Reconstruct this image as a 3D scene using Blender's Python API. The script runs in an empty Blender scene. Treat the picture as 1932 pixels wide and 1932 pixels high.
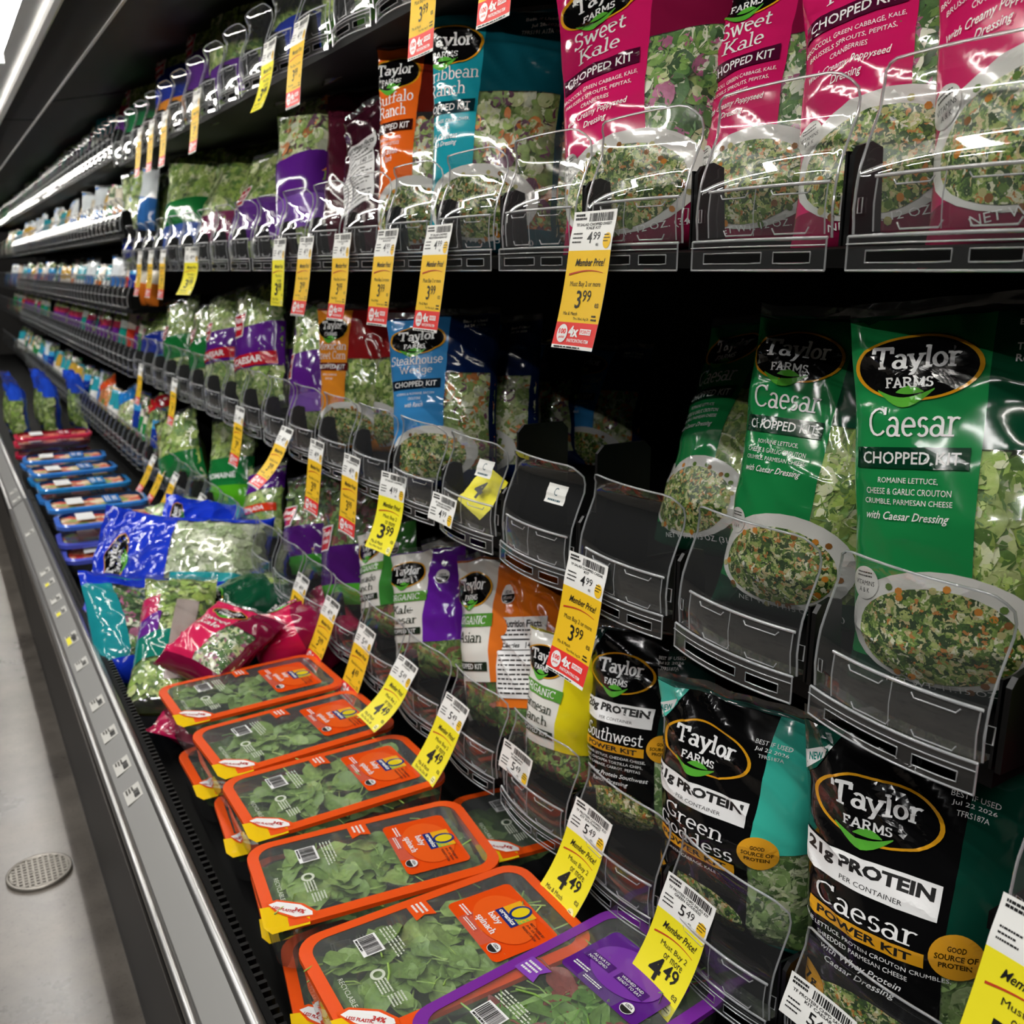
import bpy, math, random
from mathutils import Vector, Matrix, noise
random.seed(7)
SC = bpy.context.scene
COL = SC.collection
R = math.radians

# ------------------------------------------------------------------ camera
FPX, CPX, W_PX = 1787.0, 966.0, 1932.0
CAMZ, YAW, PITCH = 1.45, R(30.96), R(14.3)
_h = Vector((math.sin(YAW), math.cos(YAW), 0))
_r = Vector((math.cos(YAW), -math.sin(YAW), 0))
_f = _h * math.cos(PITCH) - Vector((0, 0, 1)) * math.sin(PITCH)
_u = _h * math.sin(PITCH) + Vector((0, 0, 1)) * math.cos(PITCH)
CAM = Vector((0, 0, CAMZ))
cd = bpy.data.cameras.new('camera'); cam = bpy.data.objects.new('camera', cd); COL.objects.link(cam)
cd.sensor_width = 36; cd.lens = 36 * FPX / W_PX; cd.clip_start = 0.02
cd.dof.use_dof = True; cd.dof.focus_distance = 0.95; cd.dof.aperture_fstop = 9.0
m = Matrix((_r, _u, -_f)).transposed().to_4x4(); m.translation = CAM
cam.matrix_world = m
SC.camera = cam

# ------------------------------------------------------------------ world, light, exposure
wd = bpy.data.worlds.new('world'); SC.world = wd; wd.use_nodes = True
wd.node_tree.nodes['Background'].inputs[0].default_value = (0.9, 0.95, 1.0, 1)
wd.node_tree.nodes['Background'].inputs[1].default_value = 0.0
SC.view_settings.view_transform = 'Standard'; SC.view_settings.look = 'None'
SC.view_settings.exposure = 0.50; SC.view_settings.gamma = 1; SC.view_settings.use_curve_mapping = False
SC.cycles.max_bounces = 8; SC.cycles.transparent_max_bounces = 28
SC.cycles.caustics_reflective = False; SC.cycles.caustics_refractive = False
def ceiling_lamp(name, x, y, z, w, l, power, rz=0):
    ld = bpy.data.lights.new(name, 'AREA'); ld.shape = 'RECTANGLE'; ld.size = w; ld.size_y = l; ld.energy = power
    ld.color = (1.0, 0.98, 0.955)
    o = bpy.data.objects.new(name, ld); COL.objects.link(o); o.location = (x, y, z); o.rotation_euler = (0, 0, rz)
for row, x, pw in (('case_front', 0.13, 24), ('aisle', -1.5, 24), ('next_aisle', -3.2, 20)):
    for j in range(6):
        ceiling_lamp('ceiling_light_%s_%d_offscreen' % (row, j + 1), x, -2.2 + 2.4 * j, 4.15, 0.07, 1.25, pw)
def at_ray(u, v):
    return (_r * (u - CPX) + _u * (CPX - v) + _f * FPX)
def atX(u, v, X):
    d = at_ray(u, v); return CAM + d * (X / d.x)
def atZ(u, v, Z):
    d = at_ray(u, v); return CAM + d * ((Z - CAMZ) / d.z)
def px(p):
    q = Vector(p) - CAM; z = q.dot(_f); return (CPX + FPX * q.dot(_r) / z, CPX - FPX * q.dot(_u) / z)
def solveY(u, X, Z):
    a, b = 0.02, 14.0
    for _ in range(50):
        c = (a + b) / 2
        if px((X, c, Z))[0] > u: a = c
        else: b = c
    return (a + b) / 2

# ------------------------------------------------------------------ materials
def lin(h):
    if not isinstance(h, str): return (*h, 1)
    h = h.lstrip('#'); c = [int(h[i:i + 2], 16) / 255 for i in (0, 2, 4)]
    return tuple((x / 12.92 if x <= .04045 else ((x + .055) / 1.055) ** 2.4) for x in c) + (1,)
_M = {}
def _new(name):
    mt = bpy.data.materials.new(name); mt.use_nodes = True; nt = mt.node_tree; return mt, nt, nt.nodes['Principled BSDF']
def crinkle(nt, scale=14., strength=.35, dist=.006, kind='RIDGED_MULTIFRACTAL', sq=(1, 1, .45)):
    tc = nt.nodes.new('ShaderNodeTexCoord'); mp = nt.nodes.new('ShaderNodeMapping'); mp.inputs['Scale'].default_value = sq
    n = nt.nodes.new('ShaderNodeTexNoise'); n.noise_type = kind; n.inputs['Scale'].default_value = scale; n.inputs['Detail'].default_value = 2.0
    n.inputs['Distortion'].default_value = .7
    b = nt.nodes.new('ShaderNodeBump'); b.inputs['Strength'].default_value = strength; b.inputs['Distance'].default_value = dist
    nt.links.new(tc.outputs['Object'], mp.inputs[0]); nt.links.new(mp.outputs[0], n.inputs['Vector'])
    nt.links.new(n.outputs[0], b.inputs['Height']); return b
def plain(name, c, rough=.5, metal=0., spec=.5):
    if name in _M: return _M[name]
    mt, nt, b = _new(name); b.inputs['Base Color'].default_value = lin(c); b.inputs['Roughness'].default_value = rough
    b.inputs['Metallic'].default_value = metal; b.inputs['Specular IOR Level'].default_value = spec; _M[name] = mt; return mt
def film(c):
    """printed glossy plastic film of colour c"""
    k = 'film_' + str(c)
    if k in _M: return _M[k]
    mt, nt, b = _new(k); b.inputs['Base Color'].default_value = lin(c); b.inputs['Roughness'].default_value = .11
    b.inputs['Specular IOR Level'].default_value = .55
    bp = crinkle(nt, 7.5, 1., .012); nt.links.new(bp.outputs[0], b.inputs['Normal']); _M[k] = mt; return mt
def clear(name, haze=.05, gl=.06, tint=(.97, .98, .98), crk=0., rough=.06, hz=(1, 1, 1)):
    """thin clear plastic: straight transmission, fresnel gloss and a little haze"""
    if name in _M: return _M[name]
    mt, nt, b = _new(name); nt.nodes.remove(b); out = nt.nodes['Material Output']
    tr = nt.nodes.new('ShaderNodeBsdfTransparent'); tr.inputs[0].default_value = (*tint, 1)
    df = nt.nodes.new('ShaderNodeBsdfDiffuse'); df.inputs[0].default_value = (.8 * hz[0], .82 * hz[1], .85 * hz[2], 1)
    tl = nt.nodes.new('ShaderNodeBsdfTranslucent'); tl.inputs[0].default_value = (.8 * hz[0], .82 * hz[1], .85 * hz[2], 1)
    gs = nt.nodes.new('ShaderNodeBsdfGlossy'); gs.inputs['Roughness'].default_value = rough
    a0 = nt.nodes.new('ShaderNodeMixShader'); a0.inputs[0].default_value = .4
    a = nt.nodes.new('ShaderNodeMixShader'); a.inputs[0].default_value = haze
    g = nt.nodes.new('ShaderNodeMixShader')
    fr = nt.nodes.new('ShaderNodeFresnel'); ge = nt.nodes.new('ShaderNodeNewGeometry')   # a thin sheet mirrors the same from both faces
    io = nt.nodes.new('ShaderNodeMapRange'); io.inputs[3].default_value = 1.45; io.inputs[4].default_value = 1 / 1.45
    nt.links.new(ge.outputs['Backfacing'], io.inputs[0]); nt.links.new(io.outputs[0], fr.inputs[0])
    mr = nt.nodes.new('ShaderNodeMath'); mr.operation = 'ADD'; mr.inputs[1].default_value = gl; mr.use_clamp = True
    L = nt.links.new
    L(df.outputs[0], a0.inputs[1]); L(tl.outputs[0], a0.inputs[2])
    L(tr.outputs[0], a.inputs[1]); L(a0.outputs[0], a.inputs[2]); L(fr.outputs[0], mr.inputs[0]); L(mr.outputs[0], g.inputs[0])
    L(a.outputs[0], g.inputs[1]); L(gs.outputs[0], g.inputs[2]); L(g.outputs[0], out.inputs[0])
    if crk:
        bp = crinkle(nt, 9., crk, .012); L(bp.outputs[0], gs.inputs['Normal']); L(bp.outputs[0], fr.inputs['Normal'])
    _M[name] = mt; return mt
def speckle(name, cols, scale=60., rough=.5, bump=0., gloss=.5):
    """patches of the given colours (printed salad photo, chopped filling)"""
    if name in _M: return _M[name]
    mt, nt, b = _new(name); L = nt.links.new
    tc = nt.nodes.new('ShaderNodeTexCoord'); n = nt.nodes.new('ShaderNodeTexNoise'); n.inputs['Scale'].default_value = scale * .5; n.inputs['Detail'].default_value = 3
    ad = nt.nodes.new('ShaderNodeMixRGB'); ad.blend_type = 'ADD'; ad.inputs[0].default_value = .022
    v = nt.nodes.new('ShaderNodeTexVoronoi'); v.inputs['Scale'].default_value = scale
    sp = nt.nodes.new('ShaderNodeSeparateColor'); cr = nt.nodes.new('ShaderNodeValToRGB'); cr.color_ramp.interpolation = 'CONSTANT'
    L(tc.outputs['Object'], n.inputs['Vector']); L(tc.outputs['Object'], ad.inputs[1]); L(n.outputs['Color'], ad.inputs[2]); L(ad.outputs[0], v.inputs['Vector'])
    L(v.outputs['Color'], sp.inputs[0]); L(sp.outputs[0], cr.inputs[0])
    e = cr.color_ramp.elements
    while len(e) < len(cols): e.new(.5)
    for i, c in enumerate(cols): e[i].position = i / len(cols); e[i].color = lin(c)
    n2 = nt.nodes.new('ShaderNodeTexNoise'); n2.inputs['Scale'].default_value = scale * 2.2; L(tc.outputs['Object'], n2.inputs['Vector'])
    mx = nt.nodes.new('ShaderNodeMixRGB'); mx.blend_type = 'OVERLAY'; mx.inputs[0].default_value = .5
    L(cr.outputs[0], mx.inputs[1]); L(n2.outputs[0], mx.inputs[2]); L(mx.outputs[0], b.inputs['Base Color'])
    b.inputs['Roughness'].default_value = rough; b.inputs['Specular IOR Level'].default_value = gloss
    if bump:
        bp = nt.nodes.new('ShaderNodeBump'); bp.inputs['Strength'].default_value = bump; bp.inputs['Distance'].default_value = .006
        L(v.outputs['Distance'], bp.inputs['Height']); L(bp.outputs[0], b.inputs['Normal'])
    _M[name] = mt; return mt
def attr_leaf(name, rough=.42, tr=.25):
    """leaf tissue, colour from the mesh attribute with fine veining"""
    if name in _M: return _M[name]
    mt, nt, b = _new(name); L = nt.links.new
    at = nt.nodes.new('ShaderNodeAttribute'); at.attribute_name = 'Col'
    tc = nt.nodes.new('ShaderNodeTexCoord'); n = nt.nodes.new('ShaderNodeTexNoise'); n.inputs['Scale'].default_value = 120; n.inputs['Detail'].default_value = 4
    mx = nt.nodes.new('ShaderNodeMixRGB'); mx.blend_type = 'OVERLAY'; mx.inputs[0].default_value = .55
    L(tc.outputs['Object'], n.inputs['Vector']); L(at.outputs['Color'], mx.inputs[1]); L(n.outputs[0], mx.inputs[2]); L(mx.outputs[0], b.inputs['Base Color'])
    b.inputs['Roughness'].default_value = rough
    bp = nt.nodes.new('ShaderNodeBump'); bp.inputs['Strength'].default_value = .5; bp.inputs['Distance'].default_value = .002
    L(n.outputs[0], bp.inputs['Height']); L(bp.outputs[0], b.inputs['Normal'])
    _M[name] = mt; return mt
BLACK = plain('case_black', '#050505', .6, 0, .12)
BLACKG = plain('divider_black', '#070708', .35, 0, .3)
WHITE = plain('paper_white', '#eeeeea', .6)
PAPERY = plain('paper_neon_yellow', '#f3e61e', .55)
PAPERG = plain('paper_gold', '#f2c318', .55)
PAPERR = plain('paper_red', '#e8302c', .5)
INK = plain('ink_black', '#0d0d0d', .5)
INKW = plain('ink_white', '#f2f2f2', .4)
INKR = plain('ink_red', '#c03a1c', .5)
LENS = clear('lens_clear', .028, .025, rough=.025)
RIM = clear('rim_clear', .58, .16, rough=.08)
RAILC = clear('rail_clear', .04, .06)
WRAP = clear('wrap_clear', .11, .03, crk=1., rough=.07)
WRAPB = clear('bag_clear', .05, .05, crk=1., rough=.08)
LEAFM = attr_leaf('leaf_tissue')
SALAD = speckle('salad_print', ['#2c4520', '#6d8a3c', '#43622a', '#b9bd88', '#314a22', '#7f9a4a', '#c9b888', '#3d5a28', '#a8b46a', '#b8793c', '#55742f', '#d8d6b8', '#2a4220', '#8fa65a'], 240, .3)
FILLG = speckle('lettuce_fill', ['#5b7a30', '#86a048', '#a9bb6a', '#4b6a28', '#c5cc92', '#6f8e3a'], 55, .5, .8)
FILLD = speckle('dark_leaf_fill', ['#2f4a1f', '#46652a', '#5a7a38', '#27401a', '#3d5a26'], 45, .5, .8)

# ------------------------------------------------------------------ mesh helpers
class MB:
    def __init__(s): s.v = []; s.f = []; s.m = []; s.c = []; s.mats = []
    def mi(s, mat):
        if mat not in s.mats: s.mats.append(mat)
        return s.mats.index(mat)
    def add(s, vs, fs, mat, col=None):
        o = len(s.v); i = s.mi(mat); s.v += [tuple(p) for p in vs]
        for f in fs: s.f.append(tuple(a + o for a in f)); s.m.append(i); s.c.append(col)
    def box(s, a, b, mat):
        (x0, y0, z0), (x1, y1, z1) = a, b
        s.add([(x0, y0, z0), (x1, y0, z0), (x1, y1, z0), (x0, y1, z0), (x0, y0, z1), (x1, y0, z1), (x1, y1, z1), (x0, y1, z1)],
              [(0, 3, 2, 1), (4, 5, 6, 7), (0, 1, 5, 4), (1, 2, 6, 5), (2, 3, 7, 6), (3, 0, 4, 7)], mat)
    def grid(s, P, mat, closed=False, col=None):
        n, k = len(P), len(P[0]); vs = [p for row in P for p in row]; fs = []
        for i in range(n - 1 + (1 if closed else 0)):
            for j in range(k - 1): fs.append((i * k + j, i * k + j + 1, ((i + 1) % n) * k + j + 1, ((i + 1) % n) * k + j))
        s.add(vs, fs, mat, col)
    def tube(s, path, r, mat, n=5, closed=False):
        P = [Vector(p) for p in path]; N = len(P); rings = []
        up = None
        for i, p in enumerate(P):
            t = (P[(i + 1) % N] - P[i - 1]) if closed else (P[min(i + 1, N - 1)] - P[max(i - 1, 0)])
            if t.length < 1e-9: t = Vector((0, 0, 1))
            t.normalize()
            if up is None: up = Vector((0, 0, 1)) if abs(t.z) < .9 else Vector((0, 1, 0))
            a = t.cross(up)
            if a.length < 1e-4: a = t.cross(Vector((1, 0, 0)))
            a.normalize(); b = a.cross(t); up = b
            rings.append([p + (a * math.cos(2 * math.pi * k / n) + b * math.sin(2 * math.pi * k / n)) * r for k in range(n + 1)])
        s.grid(rings, mat, closed)
    def extrude_y(s, prof, y0, y1, mat, closed=True, caps=True):
        n = len(prof)
        vs = [(x, y0, z) for x, z in prof] + [(x, y1, z) for x, z in prof]
        fs = [(i, (i + 1) % n, n + (i + 1) % n, n + i) for i in range(n if closed else n - 1)]
        if closed and caps: fs += [tuple(range(n))[::-1], tuple(range(n, 2 * n))]
        s.add(vs, fs, mat)
    def mesh(s, name, smooth=True):
        me = bpy.data.meshes.new(name); me.from_pydata(s.v, [], s.f)
        for mt in s.mats: me.materials.append(mt)
        me.polygons.foreach_set('material_index', s.m)
        if any(c is not None for c in s.c):
            at = me.color_attributes.new('Col', 'FLOAT_COLOR', 'CORNER'); k = 0
            buf = []
            for f, c in zip(s.f, s.c):
                buf += list(c if c is not None else (1, 1, 1, 1)) * len(f)
            at.data.foreach_set('color', buf)
        me.polygons.foreach_set('use_smooth', [smooth] * len(s.f)); me.update(); return me
    def build(s, name, parent=None, smooth=True):
        if not s.f: return None
        o = bpy.data.objects.new(name, s.mesh(name, smooth)); COL.objects.link(o)
        if parent: o.parent = parent
        return o
def tag(o, label=None, cat=None, group=None, kind=None):
    if label: o['label'] = label
    if cat: o['category'] = cat
    if group: o['group'] = group
    if kind: o['kind'] = kind
    return o
def empty(name, mat=None, loc=None, rz=0.):
    o = bpy.data.objects.new(name, None); COL.objects.link(o); o.empty_display_size = .05
    if mat is not None: o.matrix_world = mat
    if loc is not None: o.location = loc; o.rotation_euler = (0, 0, rz)
    return o
def link(me, name, parent=None, loc=None):
    o = bpy.data.objects.new(name, me); COL.objects.link(o)
    if parent: o.parent = parent
    if loc is not None: o.location = loc
    return o
def copy_tree(o, parent=None):
    c = o.copy(); COL.objects.link(c); c.parent = parent
    for ch in o.children: copy_tree(ch, c)
    return c

# ------------------------------------------------------------------ lettering
_SER = {}
def _ser():
    G = {}
    def d(ch, adv, *st): G[ch] = (adv, st)
    l = lambda *a: ('l',) + a
    a = lambda *q: ('a',) + q
    s = lambda x, y, w=.3: ('l', x - w / 2, y, x + w / 2, y, .6)
    d('T', .82, l(.41, .05, .41, .95), l(.05, .95, .77, .95), l(.06, .95, .06, .74), l(.76, .95, .76, .74), s(.41, .04))
    d('F', .72, l(.17, .05, .17, .95), l(.08, .95, .64, .95), l(.17, .5, .5, .5), l(.63, .95, .63, .74), s(.17, .04))
    d('E', .74, l(.17, .05, .17, .95), l(.08, .95, .64, .95), l(.17, .5, .5, .5), l(.08, .05, .66, .05))
    d('A', .9, l(.13, .04, .45, .97), l(.45, .97, .77, .04), l(.24, .34, .66, .34), s(.13, .04), s(.77, .04))
    d('R', .86, l(.17, .05, .17, .95), l(.08, .95, .42, .95), a(.42, .72, .24, .23, 90, -90), l(.42, .49, .17, .49), l(.44, .49, .72, .04), s(.17, .04), s(.75, .04, .2))
    d('P', .74, l(.17, .05, .17, .95), l(.08, .95, .42, .95), a(.42, .7, .24, .25, 90, -90), l(.42, .45, .17, .45), s(.17, .04))
    d('B', .78, l(.17, .05, .17, .95), l(.08, .95, .42, .95), a(.42, .73, .2, .22, 90, -90), l(.17, .51, .45, .51), a(.45, .28, .23, .23, 90, -90), l(.08, .05, .45, .05))
    d('D', .84, l(.17, .05, .17, .95), l(.08, .95, .38, .95), a(.38, .5, .35, .45, 90, -90), l(.08, .05, .38, .05))
    d('M', 1.06, l(.17, .05, .17, .95), l(.17, .95, .53, .2), l(.53, .2, .89, .95), l(.89, .95, .89, .05), s(.17, .04, .26), s(.89, .04, .26))
    d('N', .9, l(.17, .05, .17, .95), l(.17, .95, .72, .05), l(.72, .05, .72, .95), s(.17, .04, .26), s(.72, .95, .26))
    d('I', .36, l(.18, .05, .18, .95), s(.18, .04), s(.18, .95))
    d('O', .86, a(.43, .5, .35, .45, 0, 360))
    d('S', .64, a(.32, .73, .2, .22, 20, 250), a(.32, .28, .23, .23, 95, -160), l(.51, .8, .51, .95), l(.1, .2, .1, .05))
    d('C', .8, a(.45, .5, .36, .45, 42, 318), l(.71, .76, .71, .97))
    d('G', .86, a(.45, .5, .36, .45, 42, 330), l(.71, .76, .71, .97), l(.52, .42, .78, .42), l(.74, .42, .74, .15))
    d('W', 1.16, l(.1, .95, .33, .05), l(.33, .05, .57, .85), l(.57, .85, .81, .05), l(.81, .05, 1.05, .95), s(.1, .95), s(1.05, .95))
    d('K', .86, l(.17, .05, .17, .95), l(.17, .38, .66, .95), l(.34, .56, .74, .05), s(.17, .04), s(.17, .95), s(.74, .04), s(.66, .95, .24))
    d('a', .6, a(.25, .2, .18, .17, 0, 360), l(.46, .05, .46, .45), a(.28, .45, .18, .19, 0, 150), l(.46, .05, .58, .04, .7))
    d('b', .62, l(.14, .05, .14, .97), a(.32, .33, .21, .29, 0, 360), l(.02, .97, .14, .97, .7))
    d('c', .52, a(.28, .33, .2, .29, 50, 310))
    d('d', .64, l(.48, .05, .48, .97), a(.28, .33, .21, .29, 0, 360), l(.36, .97, .48, .97, .7), l(.48, .04, .6, .04, .7))
    d('e', .56, a(.28, .33, .21, .29, 0, 312), l(.08, .35, .49, .35, .8))
    d('f', .42, l(.18, .05, .18, .75), a(.32, .75, .14, .2, 180, 50), l(.05, .62, .38, .62, .8), s(.18, .04))
    d('g', .6, a(.28, .4, .19, .22, 0, 360), l(.48, .62, .48, 0), a(.28, -.02, .2, .2, 0, -150))
    d('h', .66, l(.14, .05, .14, .97), a(.33, .42, .19, .2, 180, 0), l(.52, .42, .52, .05), s(.14, .04, .24), s(.52, .04, .24), l(.02, .97, .14, .97, .7))
    d('i', .32, l(.16, .05, .16, .62), s(.16, .04), l(.05, .62, .16, .62, .7), l(.16, .84, .16, .9))
    d('k', .64, l(.14, .05, .14, .97), l(.14, .28, .48, .62), l(.26, .4, .54, .05), s(.14, .04, .24), s(.54, .04, .2), l(.02, .97, .14, .97, .7))
    d('l', .32, l(.16, .05, .16, .97), s(.16, .04), l(.04, .97, .16, .97, .7))
    d('m', .98, l(.14, .05, .14, .62), a(.31, .44, .17, .18, 180, 0), l(.48, .44, .48, .05), a(.65, .44, .17, .18, 180, 0), l(.82, .44, .82, .05), s(.14, .04, .22), s(.48, .04, .22), s(.82, .04, .22))
    d('n', .66, l(.14, .05, .14, .62), a(.33, .42, .19, .2, 180, 0), l(.52, .42, .52, .05), s(.14, .04, .24), s(.52, .04, .24), l(.02, .62, .14, .62, .7))
    d('o', .58, a(.29, .33, .21, .29, 0, 360))
    d('p', .62, l(.14, -.28, .14, .62), a(.33, .33, .2, .29, 0, 360), s(.14, -.28, .24), l(.02, .62, .14, .62, .7))
    d('r', .46, l(.14, .05, .14, .62), a(.33, .4, .19, .22, 170, 55), s(.14, .04, .26), l(.02, .62, .14, .62, .7))
    d('s', .46, a(.23, .47, .14, .15, 30, 250), a(.23, .19, .16, .16, 95, -150))
    d('t', .42, l(.17, .15, .17, .85), a(.31, .17, .14, .13, 180, 320), l(.04, .62, .36, .62, .8))
    d('u', .66, l(.14, .62, .14, .22), a(.32, .22, .18, .18, 180, 360), l(.5, .62, .5, .05), l(.02, .62, .14, .62, .7), l(.5, .04, .62, .04, .7))
    d('v', .6, l(.08, .62, .3, .05), l(.3, .05, .52, .62), s(.08, .62, .22), s(.52, .62, .22))
    d('w', .88, l(.08, .62, .25, .05), l(.25, .05, .43, .6), l(.43, .6, .6, .05), l(.6, .05, .79, .62), s(.08, .62, .2), s(.79, .62, .2))
    d('x', .58, l(.08, .62, .5, .05), l(.5, .62, .08, .05), s(.08, .62, .2), s(.5, .62, .2), s(.08, .04, .2), s(.5, .04, .2))
    d('y', .62, l(.08, .62, .31, .08), l(.54, .62, .24, -.2), a(.15, -.16, .1, .1, 0, -120), s(.08, .62, .24), s(.54, .62, .24))
    d(' ', .34); d('!', .3, l(.15, .3, .15, .95), l(.15, .05, .15, .1)); d("'", .2, l(.1, .8, .1, .95))
    return G
def serif(txt, wt=.13):
    if not _SER: _SER.update(_ser())
    V, F, x = [], [], 0.
    def stroke(p, q, w):
        p, q = Vector(p), Vector(q); t = q - p
        if t.length < 1e-6: return
        t.normalize(); n = Vector((-t.y, t.x)) * w / 2; e = t * w * .2; o = len(V)
        V.extend([tuple(p - n - e), tuple(q - n + e), tuple(q + n + e), tuple(p + n - e)]); F.append((o, o + 1, o + 2, o + 3))
    for ch in txt:
        adv, st = _SER.get(ch, _SER['o'])
        for q in st:
            if q[0] == 'l':
                stroke((x + q[1], q[2]), (x + q[3], q[4]), wt * (q[5] if len(q) > 5 else 1))
            else:
                _, cx, cy, rx, ry, a0, a1 = q; n = max(4, int(abs(a1 - a0) / 24))
                ring = []
                for i in range(n + 1):
                    t = R(a0 + (a1 - a0) * i / n); k = .62 + .38 * abs(math.cos(t)); h = wt * k / 2; o = len(V)
                    ln = math.hypot(math.cos(t) / rx, math.sin(t) / ry); nx, ny = math.cos(t) / rx / ln, math.sin(t) / ry / ln
                    V.extend([(x + cx + rx * math.cos(t) - nx * h, cy + ry * math.sin(t) - ny * h), (x + cx + rx * math.cos(t) + nx * h, cy + ry * math.sin(t) + ny * h)])
                    if i: F.append((o - 2, o - 1, o + 1, o))
        x += adv
    return V, F
_TX = {}
def text2d(txt, font='sans', bold=0.):
    """glyph polygons of a line scaled to the unit box, with its aspect"""
    k = (txt, font, bold)
    if k in _TX: return _TX[k]
    if font == 'serif': V, F = serif(txt, .13 + bold)
    else:
        cu = bpy.data.curves.new('t', 'FONT'); cu.body = txt; cu.size = 1; cu.resolution_u = 2; cu.offset = bold
        if font == 'script': cu.shear = .35
        ob = bpy.data.objects.new('t', cu); me = bpy.data.meshes.new_from_object(ob)
        V = [(v.co.x, v.co.y) for v in me.vertices]; F = [tuple(p.vertices) for p in me.polygons]
        bpy.data.objects.remove(ob); bpy.data.meshes.remove(me); bpy.data.curves.remove(cu)
    if not V: V, F = [(0, 0), (1, 0), (1, 1)], [(0, 1, 2)]
    x0, x1 = min(v[0] for v in V), max(v[0] for v in V); y0, y1 = min(v[1] for v in V), max(v[1] for v in V)
    w, h = max(x1 - x0, 1e-4), max(y1 - y0, 1e-4)
    _TX[k] = ([((x - x0) / w - .5, (y - y0) / h - .5) for x, y in V], F, w / h); return _TX[k]

class Art:
    """flat print laid on a surface S(x, y, lift): x right, y up, in metres"""
    def __init__(s, S, lift=.0006, step=.00025): s.S = S; s.mb = MB(); s.z = lift; s.step = step
    def up(s): s.z += s.step
    def tris(s, V, F, mat, lim=.0065):
        V = list(V); out = []; st = []
        for f in F:
            if len(f) == 4 or len(f) == 3: st.append(f) if len(f) == 3 else st.extend([(f[0], f[1], f[2]), (f[0], f[2], f[3])])
            else: out.append(f)
        mid = {}; l2 = lim * lim
        while st:
            a, b, c = st.pop()
            e = [((V[p][0] - V[q][0]) ** 2 + (V[p][1] - V[q][1]) ** 2, p, q, r) for p, q, r in ((a, b, c), (b, c, a), (c, a, b))]
            d, p, q, r = max(e)
            if d <= l2: out.append((a, b, c)); continue
            k = (min(p, q), max(p, q))
            if k not in mid: mid[k] = len(V); V.append(((V[p][0] + V[q][0]) / 2, (V[p][1] + V[q][1]) / 2))
            m = mid[k]; st += [(p, m, r), (m, q, r)]
        s.mb.add([s.S(x, y, s.z) for x, y in V], out, mat)
    def text(s, txt, x, y, w, h, mat, font='sans', bold=0., rot=0.):
        V, F, asp = text2d(txt, font, bold)
        if h is None: h = w / asp
        if w is None: w = h * asp
        c, n = math.cos(rot), math.sin(rot)
        s.tris([(x + a * w * c - b * h * n, y + a * w * n + b * h * c) for a, b in V], F, mat)
    def rect(s, x0, x1, y0, y1, mat, nx=4, ny=3, skew=0.):
        P = [[(x0 + (x1 - x0) * i / nx, y0 + (y1 - y0) * j / ny + skew * (i / nx - .5)) for j in range(ny + 1)] for i in range(nx + 1)]
        V = [q for r in P for q in r]; k = ny + 1
        s.tris(V, [(i * k + j, (i + 1) * k + j, (i + 1) * k + j + 1, i * k + j + 1) for i in range(nx) for j in range(ny)], mat)
    def ell(s, x, y, rx, ry, mat, r0=0., n=30, k=4, a0=0, a1=360):
        V, F = [], []
        for i in range(n + 1):
            t = R(a0 + (a1 - a0) * i / n)
            for j in range(k + 1):
                q = r0 + (1 - r0) * j / k; V.append((x + rx * q * math.cos(t), y + ry * q * math.sin(t)))
        for i in range(n):
            for j in range(k): F.append((i * (k + 1) + j, i * (k + 1) + j + 1, (i + 1) * (k + 1) + j + 1, (i + 1) * (k + 1) + j))
        s.tris(V, F, mat)
    def poly(s, pts, mat): s.tris(pts, [tuple(range(len(pts)))], mat)
    def bars(s, x, y, w, h, mat, n=22, seed=1):
        r = random.Random(seed); q = x - w / 2
        while q < x + w / 2:
            b = w / n * r.choice((.4, .7, 1.1)); s.rect(q, min(q + b, x + w / 2), y - h / 2, y + h / 2, mat, 1, 1); q += b + w / n * r.choice((.4, .7))
    def lines(s, x, y, w, h, mat, n=3, seed=1, cov=.62):
        """rows of tiny illegible print"""
        r = random.Random(seed); lh = h / n
        for i in range(n):
            q = x - w / 2; e = x + w / 2 - r.random() * w * .3; yy = y + h / 2 - lh * (i + .5)
            while q < e:
                b = min(w * r.uniform(.05, .16), e - q); s.rect(q, q + b, yy - lh * cov / 2, yy + lh * cov / 2, mat, 1, 1); q += b + w * .025
    def build(s, name, parent):
        o = s.mb.build(name, parent, False)
        if o and name in ('lettering', 'lid_print'): o['kind'] = 'stuff'      # fine print, too small to pick apart
        return o

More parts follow.
